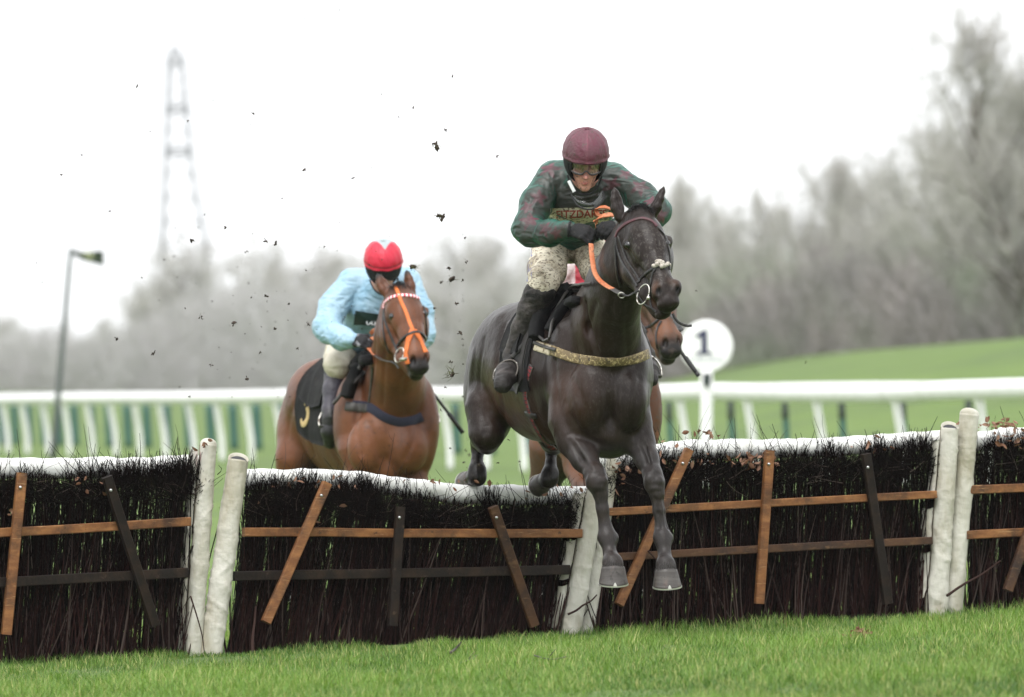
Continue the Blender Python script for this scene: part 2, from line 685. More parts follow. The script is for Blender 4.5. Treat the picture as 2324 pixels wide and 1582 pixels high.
# grass blades on the landing side
def blades(n, ylo, yhi, hmin, hmax, seed):
    r = np.random.default_rng(seed)
    Y = r.uniform(ylo, yhi, n)
    u = r.uniform(-60, 2383, n)
    x = (u - U0) / FPX * Y
    p = np.stack([x, Y, gz(x, Y) - 0.005], -1)
    cl = vnoise(np.stack([x * 5, Y * 2.5, 0 * x], -1), 5)
    cl2 = vnoise(np.stack([x * 1.4, Y * 0.7, 0 * x], -1), 9)
    h = (hmin + (hmax - hmin) * r.random(n) ** 1.6) * (1 + 0.5 * cl + 0.35 * cl2)
    a = r.uniform(0, 2 * np.pi, n)
    lean = r.uniform(0.1, 1.1, n) * h * 0.9
    dirv = np.stack([np.cos(a), np.sin(a), 0 * a], -1)
    wv = np.stack([-np.sin(a), np.cos(a), 0 * a], -1) * r.uniform(0.0013, 0.0028, n)[:, None]
    up = np.array((0, 0, 1.0))
    m = p + up * (h * 0.55)[:, None] + dirv * (lean * 0.3)[:, None]
    t = p + up * h[:, None] * 0.95 + dirv * lean[:, None]
    V = np.stack([p - wv, p + wv, m + wv * 0.8, m - wv * 0.8, t], 1).reshape(-1, 3)
    i = np.arange(n)[:, None] * 5
    tone = np.repeat(np.clip(0.55 + 0.4 * cl2 + 0.25 * cl + r.normal(0, 0.3, n) - 0.5 * np.exp(-((Y - HY(u) + 0.15) / 0.5) ** 2), 0, 1), 5)  # includes contact shade along the hurdle foot, put into the blade colour
    dry_or_haze = np.repeat((r.random(n) < 0.16 + 0.12 * cl) * r.uniform(0.4, 1, n), 5)
    return V, [i + np.array([0, 1, 2, 3]), i + np.array([3, 2, 4])], dict(tone=tone, dry_or_haze=dry_or_haze)

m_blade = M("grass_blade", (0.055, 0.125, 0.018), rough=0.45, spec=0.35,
            layers=[('attr', 'tone', (0.175, 0.30, 0.045)), ('attr', 'dry_or_haze', (0.42, 0.42, 0.16))], trans=0.35)
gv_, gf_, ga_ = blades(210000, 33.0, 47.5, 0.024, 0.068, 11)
grass = add_mesh("grass", gv_, gf_, m_blade, attrs=ga_)
kind(grass, "stuff")
grass["label"] = "short green grass in front of the hurdles"
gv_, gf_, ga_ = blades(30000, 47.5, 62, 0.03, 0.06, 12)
grass2 = add_mesh("grass", gv_, gf_, m_blade, attrs=ga_)
kind(grass2, "stuff")
grass2["label"] = "green grass behind the hurdles"

# ------------------------------------------------------------------ hurdles
m_twig = M("birch_twig", (0.002, 0.0016, 0.0016), rough=0.65, spec=0.06, layers=[('attr', 'red', (0.029, 0.0125, 0.011)), ('attr', 'pale', (0.13, 0.10, 0.085))])
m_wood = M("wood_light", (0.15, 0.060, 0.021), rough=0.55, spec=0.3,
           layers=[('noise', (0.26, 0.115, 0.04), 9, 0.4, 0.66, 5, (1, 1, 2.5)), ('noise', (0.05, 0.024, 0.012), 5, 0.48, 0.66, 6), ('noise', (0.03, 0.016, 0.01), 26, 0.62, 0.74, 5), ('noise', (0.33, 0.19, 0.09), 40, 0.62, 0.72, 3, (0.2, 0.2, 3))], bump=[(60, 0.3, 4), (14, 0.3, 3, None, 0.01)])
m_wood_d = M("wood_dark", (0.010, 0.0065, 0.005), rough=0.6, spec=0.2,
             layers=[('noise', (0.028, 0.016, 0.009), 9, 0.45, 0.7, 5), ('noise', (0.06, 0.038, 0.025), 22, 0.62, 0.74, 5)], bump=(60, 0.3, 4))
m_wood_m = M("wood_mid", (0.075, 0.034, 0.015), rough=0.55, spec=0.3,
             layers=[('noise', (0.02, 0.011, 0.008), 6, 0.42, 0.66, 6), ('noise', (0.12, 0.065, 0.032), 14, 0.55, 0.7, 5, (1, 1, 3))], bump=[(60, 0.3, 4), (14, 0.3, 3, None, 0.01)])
m_pad = M("white_vinyl", (0.68, 0.68, 0.66), rough=0.38, spec=0.45,
          layers=[('noise', (0.42, 0.40, 0.33), 5, 0.55, 0.8, 5), ('noise', (0.25, 0.2, 0.14), 34, 0.66, 0.78, 4)], bump=[(9, 0.5, 2, None, 0.03), (34, 0.35, 2, None, 0.01)])
m_post = M("post_vinyl", (0.50, 0.485, 0.43), rough=0.5, spec=0.4,
           layers=[('noise', (0.30, 0.27, 0.19), 5, 0.42, 0.72, 6, (1, 1, 0.35)), ('noise', (0.26, 0.22, 0.15), 9, 0.56, 0.78, 7, (1, 1, 0.4), 0.7), ('noise', (0.16, 0.14, 0.10), 2.2, 0.56, 0.8, 7, (1, 1, 0.6), 0.6), ('noise', (0.55, 0.3, 0.3), 11, 0.66, 0.8, 3, (1, 1, 0.3))],
           bump=[(7, 0.6, 3, (1.6, 1.6, 0.9), 0.035), (22, 0.4, 3, (1, 1, 1.6), 0.01)])
m_hollow = M("hollow_shade", (0.035, 0.036, 0.04), rough=0.7)
m_seam = M("seam_piping", (0.16, 0.13, 0.09), rough=0.7)
m_leaf = M("dead_leaf", (0.16, 0.07, 0.035), rough=0.7, layers=[('attr', 'pale', (0.29, 0.165, 0.11))], trans=0.15)
m_bolt = M("steel", (0.5, 0.5, 0.5), rough=0.35, metal=1.0)

def twig_paths(r, u0, v0, u1, v1, dy0, dy1, n, bend):
    t = np.linspace(0, 1, n)[None, :]
    u = u0[:, None] + (u1 - u0)[:, None] * t
    v = v0[:, None] + (v1 - v0)[:, None] * t
    b = r.normal(0, bend, len(u0))[:, None]
    u = u + b * np.sin(t * np.pi) + r.normal(0, bend * 0.12, u.shape)
    dy = dy0[:, None] + (dy1 - dy0)[:, None] * t
    return Pv(u, v, HY(u) + dy)

def curve_v(pts, u):
    p = np.array(pts)
    return np.interp(u, p[:, 0], p[:, 1])

def make_hurdle(label, uL, uR, lean, top, braces, rails, posts, leaves, seed, slant=0.0, pad_r=0.052, sprig=1.0, pad_ext=(0, 0), tufts=()):
    """lean: px the side edges move from base to top; top: px line of the pad's upper edge"""
    r = np.random.default_rng(seed)
    um = (uL + uR) / 2
    Ym = float(HY(um))
    base = Pv(um, gv(um, Ym), Ym)
    H = thing("hurdle", label, "hurdle", tuple(base), "brush hurdles in a row")
    wpx = uR - uL
    V, F, red, pale, o = [], [], [], [], 0

    def put(paths, rad, sides, rd, pl):
        nonlocal o
        v, f = tubes(paths, rad, sides)
        V.append(v)
        F.extend([g + o for g in f])
        per = paths.shape[1] * sides
        red.append(np.repeat(rd, per))
        pale.append(np.repeat(pl, per))
        o += len(v)
    # main stems from ground to the pad
    n = int(wpx * 0.95)
    ub = r.uniform(uL, uR, n)
    vb = gv(ub, HY(ub)) + 6
    ut = ub + lean + r.normal(0, 22, n) + slant * 0.6
    vt = curve_v(top, ut) + r.uniform(26, 60, n)
    dd = r.uniform(-0.05, 0.1, n)
    rad = np.linspace(1, 0.4, 6)[None] * r.uniform(0.0035, 0.0065, n)[:, None]
    put(twig_paths(r, ub, vb, ut, vt, dd, dd + r.normal(0, 0.02, n), 6, 5), rad, 4, r.random(n) * 0.5, (r.random(n) < 0.03) * 0.4)
    # front lower stems, reddish, leaning
    n = int(wpx * 0.5)
    ub = r.uniform(uL, uR, n)
    vb = gv(ub, HY(ub) - 0.1) + 4
    ln = r.uniform(90, 330, n)
    ut = ub + lean * ln / 420 + r.normal(slant, 34, n) * ln / 250
    vt = vb - ln
    rad = np.linspace(1, 0.35, 5)[None] * r.uniform(0.0025, 0.005, n)[:, None]
    put(twig_paths(r, ub, vb, ut, vt, r.uniform(-0.12, -0.05, n), r.uniform(-0.07, -0.02, n), 5, 7), rad, 4, r.uniform(0.15, 1.0, n), (r.random(n) < 0.2) * r.uniform(0.1, 0.55, n))
    # fine upper twigs
    n = int(wpx * 5.0)
    k = r.uniform(0, 1, n) ** 0.8
    uc = r.uniform(uL, uR, n) + lean * k
    vtop = curve_v(top, uc)
    vbot = gv(uc, HY(uc))
    v0 = vbot + (vtop + 36 - vbot) * k * 0.97
    ln = r.uniform(50, 170, n)
    ang = r.normal(0, 0.20, n)
    u1 = np.clip(uc + np.sin(ang) * ln + lean * ln / 420, uL + lean - 14, uR + lean + 14)
    v1 = np.maximum(v0 - np.cos(ang) * ln, vtop + r.uniform(38, 74, n))
    rad = np.linspace(1, 0.4, 4)[None] * r.uniform(0.0014, 0.0032, n)[:, None]
    put(twig_paths(r, uc, v0, u1, v1, r.uniform(-0.07, 0.07, n), r.uniform(-0.075, 0.06, n), 4, 6), rad, 3, r.random(n) * 0.3, (r.random(n) < 0.02) * 0.5)
    # tangled mat just under the pad
    n = int(wpx * 1.8)
    uc = r.uniform(uL, uR, n) + lean
    vtop = curve_v(top, uc)
    v0 = vtop + r.uniform(62, 106, n)
    ln = r.uniform(20, 80, n)
    ang = r.normal(0, 0.9, n)
    rad = np.linspace(1, 0.5, 4)[None] * r.uniform(0.0013, 0.0026, n)[:, None]
    u1 = uc + np.sin(ang) * ln
    v1 = np.maximum(v0 - np.cos(ang) * ln, curve_v(top, u1) + r.uniform(34, 64, n))
    put(twig_paths(r, uc, v0, u1, v1, r.uniform(-0.1, -0.03, n), r.uniform(-0.11, -0.02, n), 4, 8), rad, 3, r.random(n) * 0.25, (r.random(n) < 0.05) * 0.6)
    # sprigs over and above the pad, in clusters
    n = int(wpx * 0.30 * sprig)
    cl = r.uniform(uL + lean, uR + lean, max(6, int(wpx / 60)))
    uc = np.where(r.random(n) < 0.6, r.choice(cl, n) + r.normal(0, 22, n), r.uniform(uL + lean, uR + lean, n))
    uc = np.clip(uc, uL + lean - 5, uR + lean + 5)
    vtop = curve_v(top, uc)
    v0 = vtop + r.uniform(46, 66, n)
    ln = 14 + r.gamma(1.3, 20, n)
    ang = r.normal(0, 0.38, n)
    pth = twig_paths(r, uc, v0, uc + np.sin(ang) * ln, v0 - np.cos(ang) * ln, r.uniform(-0.09, -0.02, n), r.uniform(-0.11, 0.0, n), 4, 3)
    put(pth, np.linspace(1, 0.45, 4)[None] * r.uniform(0.0015, 0.003, n)[:, None], 3, r.random(n) * 0.25, np.zeros(n))
    # side shoots of the sprigs
    m = n
    i = r.integers(0, n, m)
    f = r.uniform(0.3, 0.9, m)[:, None]
    s0 = pth[i, 0] * (1 - f) + pth[i, 3] * f
    dr = unit(pth[i, 3] - pth[i, 0]) + r.normal(0, 0.6, (m, 3)) * np.array([1, 0.4, 0.8])
    s1 = s0 + unit(dr) * r.uniform(0.02, 0.09, m)[:, None]
    put(np.stack([s0, (s0 + s1) / 2 + r.normal(0, 0.003, (m, 3)), s1], 1), np.linspace(1, 0.5, 3)[None] * r.uniform(0.0009, 0.0016, m)[:, None], 3, r.random(m) * 0.3, np.zeros(m))
    # dense clusters that stand up in front of the pad
    for (tu, tw, tn, th) in tufts:
        tn, th = int(tn * 0.42), th * 0.62
        uc = tu + r.normal(0, tw * 0.6, tn)
        v0 = curve_v(top, uc) + r.uniform(44, 74, tn)
        ln = th * r.uniform(0.35, 1.0, tn) * np.exp(-((uc - tu) / (tw * 1.3)) ** 2) + 16
        ang = r.normal(0, 0.34, tn)
        put(twig_paths(r, uc, v0, uc + np.sin(ang) * ln, v0 - np.cos(ang) * ln, r.uniform(-0.10, -0.02, tn), r.uniform(-0.12, 0.0, tn), 4, 3), np.linspace(1, 0.5, 4)[None] * r.uniform(0.0018, 0.0036, tn)[:, None], 3, r.random(tn) * 0.25, np.zeros(tn))
    # a few long bent wisps
    n = max(4, int(wpx / 45))
    uc = r.uniform(uL + lean, uR + lean, n)
    vtop = curve_v(top, uc)
    ln = r.uniform(60, 130, n)
    ang = r.normal(0, 0.75, n)
    put(twig_paths(r, uc, vtop + 45, uc + np.sin(ang) * ln, vtop + 45 - np.abs(np.cos(ang)) * ln, r.uniform(-0.1, -0.05, n), r.uniform(-0.12, 0, n), 6, 9), np.linspace(1, 0.4, 6)[None] * r.uniform(0.0014, 0.0022, n)[:, None], 4, r.random(n) * 0.4, r.random(n) * 0.3)
    br = add_mesh("brush", np.vstack(V), F, m_twig, H, attrs=dict(red=np.concatenate(red), pale=np.concatenate(pale)))
    br["kind"] = "stuff"
    # solid dark core of packed stems (keeps the brush dense, sits inside the twigs)
    # white padded top rail
    uu = np.linspace(uL + lean + pad_ext[0], uR + lean + pad_ext[1], 90)
    vv = curve_v(top, uu)
    ker = np.ones(9) / 9
    vs = np.convolve(np.pad(vv, 4, mode='edge'), ker, 'valid')
    c = Pv(uu, vs + pad_r * FPX / HY(uu), HY(uu) + 0.055)
    c[:, 2] += 0.004 * vnoise(np.stack([uu / 40, 0 * uu, 0 * uu], -1), seed)
    rr = pad_r * (1 + 0.05 * vnoise(np.stack([uu / 25, 0 * uu, 0 * uu + 3], -1), seed))
    v, f = tubes(c[None], rr[None], 20, caps=True)
    nn = fbm(v * np.array([14, 14, 22]), seed, 3)
    ctr = np.repeat(c, 20, axis=0)
    v = ctr + (v - ctr) * (1 + 0.09 * nn)[:, None]
    add_mesh("top_pad", v, f, m_pad, H)
    # horizontal rails on the landing side
    for (a, b, mt, w) in rails:
        p0 = P(a[0], a[1], float(HY(a[0])) - 0.115)
        p1 = P(b[0], b[1], float(HY(b[0])) - 0.115)
        v, f = beam(p0, p1, w, 0.035, np.array((0.3, -1, 0)))
        v[:, 2] += 0.003 * vnoise(v * 3, seed)
        add_mesh("rail", v, f, mt, H, smooth=False)
    for (a, b, mt, w) in braces:
        p0 = P(a[0], a[1], float(HY(a[0])) - 0.158)
        p1 = P(b[0], b[1], float(HY(b[0])) - 0.150)
        v, f = beam(p0, p1, w, 0.042, np.array((0.3, -1, 0)))
        up = add_mesh("upright", v, f, mt, H, smooth=False)
        q = p0 + (p1 - p0) * 0.09 + np.array((0, -0.023, 0))
        bv, bf = tube([q + np.array((0, 0.004, 0)), q - np.array((0, 0.006, 0))], 0.008, 3, 10)
        add_mesh("bolt", bv, bf, m_bolt, up)
    for ps in posts:
        make_post(H, seed=seed, **ps)
    # dead leaves caught in the brush
    if leaves:
        LV, LF, pl = [], [], []
        k = 0
        for (u, v, n, su, sv) in leaves:
            for _ in range(n):
                uu_, vv_ = u + r.normal(0, su), v + r.normal(0, sv)
                c0 = P(uu_, vv_, float(HY(uu_)) - 0.10 + r.normal(0, 0.02))
                a1 = unit(r.normal(0, 1, 3))
                a2 = unit(np.cross(a1, r.normal(0, 1, 3)))
                nr = np.cross(a1, a2)
                L, W = r.uniform(0.012, 0.026), r.uniform(0.006, 0.013)
                LV += [c0 - a1 * L, c0 - a1 * L * 0.3 + a2 * W + nr * 0.005, c0 + a1 * L * 0.4 + a2 * W * 0.8 + nr * 0.006, c0 + a1 * L, c0 + a1 * L * 0.4 - a2 * W * 0.8 + nr * 0.006, c0 - a1 * L * 0.3 - a2 * W + nr * 0.005]
                LF += [[k, k + 1, k + 2, k + 3], [k, k + 3, k + 4, k + 5]]
                pl += [r.random() ** 2] * 6
                k += 6
        lv = add_mesh("dead_leaves", np.array(LV), LF, m_leaf, H, attrs=dict(pale=np.array(pl)))
        lv["kind"] = "stuff"
    return H

def make_post(H, base, top, r0, r1, dy=-0.06, hollow=False, flaps=(), seed=1, side=-1, dome=0.0, flat=0.8):
    """white padded upright: base/top px centre, radii in px"""
    Y0 = float(HY(base[0])) + dy
    Y1 = float(HY(top[0])) + dy
    n, sd = 120, 28
    t = np.linspace(0, 1, n)
    uu = base[0] + (top[0] - base[0]) * t
    vv = base[1] + 10 + (top[1] - base[1] - 10) * t
    c = Pv(uu, vv, Y0 + (Y1 - Y0) * t)
    rr = (r0 + (r1 - r0) * t) * Y0 / FPX
    v, f = tubes(c[None], rr[None], sd, caps=not hollow)
    ctr = np.repeat(c, sd, 0)
    d = v - ctr
    d[:, 1] *= flat
    w = fbm(v * np.array([7, 7, 5]) + seed, seed + 3, 2) * 0.045
    for q_, (dx_, dz_) in enumerate(((9, 14), (-10, 13), (3, 20))):
        cr_ = 1 - np.abs(vnoise(np.stack([v[:, 0] * 4 + v[:, 2] * 2, v[:, 1] * 6 + q_ * 9, v[:, 0] * dx_ + v[:, 2] * dz_ * 0.8], -1), seed + q_)) * 2.2
        msk_ = np.clip(vnoise(np.stack([v[:, 2] * 3.5, v[:, 0] * 3, 0 * v[:, 0] + q_], -1), seed + 30 + q_) * 2, 0, 1)
        w = w + np.clip(cr_, 0, 1) ** 3 * msk_ * 0.13
    v = ctr + d * (1 + w)[:, None]
    if not hollow:
        lastc = c[-1]
        v[-sd:] += np.array((0, 0, 0.0))
    if hollow:                                   # sleeve cut lower at the front
        v[-sd:, 2] += (v[-sd:, 1] - ctr[-sd:, 1]) * 0.75
    p = add_mesh("padded_post", v, f, m_post, H)
    if not hollow:
        # rounded cloth cap
        a = np.linspace(0, np.pi / 2, 6)
        ring = v[-sd:]
        V = [c[-1] + (ring - c[-1]) * math.cos(q) + np.array((0, 0, math.sin(q) * (0.02 + dome))) for q in a]
        V = np.stack(V, 0)
        idx = np.arange(6 * sd).reshape(6, sd)
        nx = np.roll(idx, -1, 1)
        add_mesh("post_cap", V.reshape(-1, 3), np.stack([idx[:-1], nx[:-1], nx[1:], idx[1:]], -1).reshape(-1, 4), m_post, p)
    else:
        ring = v[-sd:]
        inner = c[-1] + (ring - c[-1]) * 0.82
        deep = inner - np.array((0, 0, 0.05))
        V = np.stack([ring, inner, deep], 0)
        idx = np.arange(3 * sd).reshape(3, sd)
        nx = np.roll(idx, -1, 1)
        add_mesh("post_lining", V.reshape(-1, 3), np.stack([idx[:-1], nx[:-1], nx[1:], idx[1:]], -1).reshape(-1, 4), m_post, p)
        core = c[-1] + (ring - c[-1]) * 0.8 - np.array((0, 0, 0.012))
        add_mesh("hollow_shade", core, [list(range(sd))], m_hollow, p)  # dark disc standing in for the shade inside the hollow sleeve
    # sewn seam down the front
    k = sd * 0
    sidx = [int(sd * (0.80 if side < 0 else 0.70)) % sd + i * sd for i in range(n)]
    fr = v[sidx]
    ctr_s = ctr[sidx]
    sn = unit(fr - ctr_s)
    sv, sf = ribbon(fr, sn, 0.006, 0.0025, 0.003)
    add_mesh("seam", sv, sf, m_seam, p)
    for (t0, t1, ext) in flaps:
        i0, i1 = int(t0 * (n - 1)), int(t1 * (n - 1))
        a = fr[i0:i1 + 1] + np.array((-0.006, -0.012, 0))
        e = np.linspace(0, 1, 6)
        top = np.stack([a + np.array((side * ext * Y0 / FPX * x, -0.010 + 0.05 * x * x, -0.01 * math.sin(x * 3))) for x in e], 1)
        bot = top + np.array((0, 0.004, 0))
        fv, ff = sheet(top, bot)
        add_mesh("strap_flap", fv, ff, m_post, p)
    return p

make_hurdle("leftmost brush hurdle, cut off by the frame, bright rail above dark rail",
            -330, 428, 24, [(-400, 1047), (0, 1041), (200, 1038), (470, 1031)],
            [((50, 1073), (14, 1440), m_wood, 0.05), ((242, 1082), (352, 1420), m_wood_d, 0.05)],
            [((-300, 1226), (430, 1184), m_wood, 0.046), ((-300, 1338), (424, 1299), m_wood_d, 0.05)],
            [dict(base=(436, 1484), top=(473, 1008), r0=21, r1=19, flaps=[(0.05, 0.38, 20), (0.42, 0.98, 19)], dome=0.012)],
            [(30, 1160, 5, 8, 6), (200, 1090, 6, 60, 12), (455, 1012, 5, 10, 6)], 21, slant=4, sprig=1.5, tufts=[(60, 40, 60, 50), (215, 40, 90, 60), (290, 40, 190, 80), (360, 40, 220, 80), (420, 40, 320, 90)])
make_hurdle("sagging brush hurdle under the leading horse's hind feet, pad dipping to the right",
            512, 1300, 44, [(540, 1066), (640, 1064), (740, 1064), (840, 1071), (940, 1086), (1050, 1100), (1150, 1102), (1250, 1103), (1380, 1103)],
            [((742, 1096), (603, 1412), m_wood, 0.05), ((908, 1150), (890, 1420), m_wood_d, 0.048), ((1118, 1150), (1212, 1420), m_wood_m, 0.05)],
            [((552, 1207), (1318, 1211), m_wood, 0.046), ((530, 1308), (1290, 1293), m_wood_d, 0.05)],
            [dict(base=(477, 1480), top=(541, 1040), r0=26, r1=23, hollow=True, side=1, dy=-0.1), dict(base=(1291, 1440), top=(1353, 1112), r0=23, r1=21, flaps=[(0.08, 0.36, 30), (0.40, 0.66, 30), (0.70, 0.98, 26)], dy=-0.1)],
            [(700, 1090, 10, 40, 8), (1000, 1095, 12, 60, 9), (1240, 1112, 14, 40, 10), (690, 1150, 5, 60, 20)], 22, slant=14, sprig=1.35, pad_ext=(-18, -8), tufts=[(620, 40, 170, 56), (700, 26, 150, 84), (760, 40, 120, 56), (830, 40, 240, 66), (950, 40, 110, 52), (1116, 22, 110, 88), (1240, 40, 130, 44)])
make_hurdle("level brush hurdle right of the leading horse, two brown rails, leafy pad",
            1345, 2125, 22, [(1330, 1030), (1420, 1020), (1500, 1002), (1600, 998), (1730, 997), (1900, 992), (2020, 984), (2180, 972)],
            [((1563, 1020), (1404, 1372), m_wood, 0.047), ((1746, 1022), (1722, 1370), m_wood, 0.048), ((1964, 1030), (2014, 1370), m_wood_d, 0.05)],
            [((1372, 1162), (2122, 1122), m_wood, 0.041), ((1392, 1264), (2112, 1226), m_wood_m, 0.041)],
            [dict(base=(1324, 1440), top=(1388, 1060), r0=23, r1=14, dome=0.04, dy=-0.04, side=1), dict(base=(2123, 1398), top=(2155, 968), r0=24, r1=20, hollow=True, flaps=[(0.12, 0.36, 22), (0.40, 0.58, 24), (0.64, 0.94, 16)], dy=-0.1)],
            [(1470, 1000, 14, 50, 8), (1710, 1046, 40, 34, 10), (1560, 1050, 14, 40, 12), (1590, 985, 12, 30, 5), (1980, 1010, 8, 40, 8), (1400, 1080, 14, 14, 30)], 23, slant=-6, sprig=1.2, tufts=[(1480, 30, 70, 70), (1600, 30, 60, 54), (1800, 30, 120, 70), (1880, 40, 190, 70), (1990, 46, 280, 76), (2075, 40, 300, 84)])
make_hurdle("rightmost brush hurdle, cut off by the frame, heaped with dead leaves",
            2190, 2700, 14, [(2190, 982), (2260, 974), (2330, 968), (2750, 945)],
            [((2390, 1040), (2286, 1340), m_wood_m, 0.05), ((2560, 1020), (2560, 1330), m_wood_d, 0.05)],
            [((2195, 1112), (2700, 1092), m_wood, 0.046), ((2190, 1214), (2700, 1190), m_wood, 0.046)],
            [dict(base=(2157, 1394), top=(2199, 940), r0=25, r1=22, side=1, dome=0.015, dy=-0.08)],
            [(2265, 965, 26, 30, 10), (2300, 990, 20, 26, 16)], 24, slant=0, sprig=1.3, tufts=[(2270, 40, 260, 64), (2340, 40, 200, 60)])

def stray_twig(H, pts, rad):
    c = [P(u, v, float(HY(u)) - d) for u, v, d in pts]
    v, f = tube(c, [rad, rad * 0.5], 18, 6)
    n = len(v)
    add_mesh("stray_twig", v, f, m_twig, H, attrs=dict(red=np.full(n, 0.9), pale=np.full(n, 0.12)))
HURD = [o for o in bpy.data.objects if o.name.startswith("hurdle")]
stray_twig(HURD[1], [(1288, 1394, .18), (1306, 1386, .2), (1322, 1374, .2), (1340, 1364, .2), (1354, 1350, .18)], 0.007)
stray_twig(HURD[0], [(432, 1352, .16), (446, 1396, .18), (458, 1440, .19), (464, 1482, .19)], 0.005)
stray_twig(HURD[3], [(2148, 1352, .2), (2186, 1326, .2), (2226, 1304, .18), (2270, 1272, .15)], 0.008)
stray_twig(HURD[1], [(574, 1490, .2), (573, 1450, .16), (578, 1408, .12), (580, 1376, .1)], 0.011)
stray_twig(HURD[2], [(1470, 1250, .2), (1490, 1272, .2), (1508, 1296, .2)], 0.005)

# ------------------------------------------------------------------ running rails
m_rail = M("white_plastic", (0.8, 0.8, 0.8), rough=0.35, spec=0.4, layers=[('noise', (0.6, 0.6, 0.57), 3, 0.5, 0.8, 4)])
m_teal = M("teal_post", (0.028, 0.105, 0.085), rough=0.5)
m_dark = M("dark_fitting", (0.02, 0.03, 0.03), rough=0.6)

def RY(u, extra=0.0):
    return FPX / (117 + 0.040 * np.asarray(u, float)) + extra

us = [-160, -112, -66, -22, 6, 50, 97, 145, 197, 250, 305, 362, 427, 490, 557, 625, 695, 768, 845, 925, 1005, 1088, 1172, 1262, 1355, 1448, 1543, 1695, 1853, 2033, 2222, 2420, 2640]
rail_top = [(-300, 897), (0, 893), (200, 890), (420, 888), (620, 884), (760, 880), (1050, 878), (1500, 872), (1600, 868), (1800, 871), (2000, 870), (2160, 863), (2323, 858), (2700, 850)]
R1 = thing("running_rail", "long white plastic running rail on leaning posts behind the hurdles", "rail", tuple(P(1160, 1010, float(RY(1160)))))
uu = np.linspace(-200, 2680, 140)
c = Pv(uu, curve_v(rail_top, uu) + 0.115 * FPX / RY(uu), RY(uu))
v, f = tubes(c[None], np.full((1, 140), 0.115), 14, caps=True)
ctr = np.repeat(c, 14, 0)
v = ctr + (v - ctr) * np.array((0.7, 0.7, 1.0))
add_mesh("top_rail", v, f, m_rail, R1)
for u in us:
    Y = float(RY(u))
    s = FPX / Y
    pt = P(u, float(curve_v(rail_top, u)) + 0.17 * s, Y)
    xb = pt[0] + 0.11
    yb = Y + 0.05
    zb = float(gz(xb, yb)) - 0.03
    pts = [pt + np.array((-0.01, 0, 0.0)), pt + np.array((0.015, 0.01, -0.16)), np.array((xb - 0.02, yb, zb + 0.4)), np.array((xb, yb, zb))]
    v, f = tube(pts, 0.052, 12, 10)
    add_mesh("rail_post", v, f, m_rail, R1)

R2 = thing("far_running_rail", "farther running rail on teal green posts seen under the white one", "rail", tuple(P(1160, 980, 150.0)))
uu = np.linspace(-200, 2680, 100)
Y2 = RY(uu, 26)
x2 = (uu - U0) / FPX * Y2
c = np.stack([x2, Y2, gz(x2, Y2) + 0.98], -1)
v, f = tubes(c[None], np.full((1, 100), 0.055), 10, caps=True)
add_mesh("top_rail", v, f, m_rail, R2)
ut = [-170, -130, -95, -60, -30, 2, 34, 66, 100, 134, 170, 208, 248, 290, 334, 380, 428, 478, 530, 584, 640, 700, 762, 826, 892, 962, 1036, 1114, 1198, 1288, 1386, 1520, 1660, 1783, 1912, 2050, 2200, 2350, 2500]
for u in ut:
    Y = float(RY(u, 26))
    x = (u - U0) / FPX * Y
    z = float(gz(x, Y))
    v, f = tube([(x - 0.03, Y, z + 0.95), (x, Y, z + 0.4), (x + 0.02, Y, z - 0.03)], 0.05 if u > 1400 else (0.07 if u > 700 else 0.085), 6, 8)
    pst = add_mesh("rail_post", v, f, m_teal, R2)
    v, f = tube([(x - 0.02, Y - 0.03, z + 0.78), (x - 0.015, Y - 0.03, z + 0.5)], 0.05, 4, 8)
    add_mesh("fitting", v, f, m_dark, pst)

# ------------------------------------------------------------------ furlong sign
m_sign = M("sign_white", (0.8, 0.8, 0.8), rough=0.4)
m_navy = M("navy_paint", (0.012, 0.014, 0.06), rough=0.5)
m_sgrey = M("grey_lettering", (0.35, 0.38, 0.42), rough=0.5)
SY = 99.0
SG = thing("furlong_sign", "round white marker board with a navy 1 on a white post behind the rail", "sign", (float(P(1602, 900, SY)[0]), SY, float(gz(P(1602, 900, SY)[0], SY))))
cs = P(1603, 786, SY)
rs = 60 * SY / FPX
a = np.linspace(0, 2 * np.pi, 64, endpoint=False)
prof = [(0.0, -0.02), (0.9, -0.022), (0.985, -0.02), (1.0, -0.01), (1.0, 0.012), (0.0, 0.012)]
V = np.stack([np.stack([cs[0] + np.cos(a) * rs * q, np.full(64, SY + d), cs[2] + np.sin(a) * rs * q], -1) for q, d in prof], 0)
idx = np.arange(6 * 64).reshape(6, 64)
nx = np.roll(idx, -1, 1)
board = add_mesh("sign_board", V.reshape(-1, 3), np.stack([idx[:-1], idx[1:], nx[1:], nx[:-1]], -1).reshape(-1, 4), m_sign, SG)
tv = np.array([(-.30, .62), (.0, .80), (.13, .80), (.13, -.02), (.32, -.06), (.32, -.14), (-.30, -.14), (-.30, -.06), (-.09, -.02), (-.09, .56), (-.28, .48)]) * np.array([1.0, 0.98])
tv = np.stack([cs[0] + tv[:, 0] * rs - 0.035, np.full(len(tv), SY - 0.03), cs[2] + (tv[:, 1] - 0.17) * rs], -1)
n = len(tv)
add_mesh("numeral", np.vstack([tv, tv + np.array((0, 0.008, 0))]), [list(range(n))[::-1], list(range(n, 2 * n))] + [[i, (i + 1) % n, (i + 1) % n + n, i + n] for i in range(n)], m_navy, board, smooth=False)
tv, tf = text_mesh("FURLONG")
tv = np.stack([cs[0] + tv[:, 0] * 0.085, np.full(len(tv), SY - 0.026), cs[2] - rs * 0.50 + tv[:, 1] * 0.085], -1)
add_mesh("lettering", tv, tf, m_sgrey, board, smooth=False)
xg = cs[0]
v, f = tube([(xg, SY + 0.03, float(gz(xg, SY)) - 0.05), (xg, SY + 0.03, cs[2] - rs * 0.9)], 0.075, 6, 14)
add_mesh("sign_post", v, f, m_sign, SG)
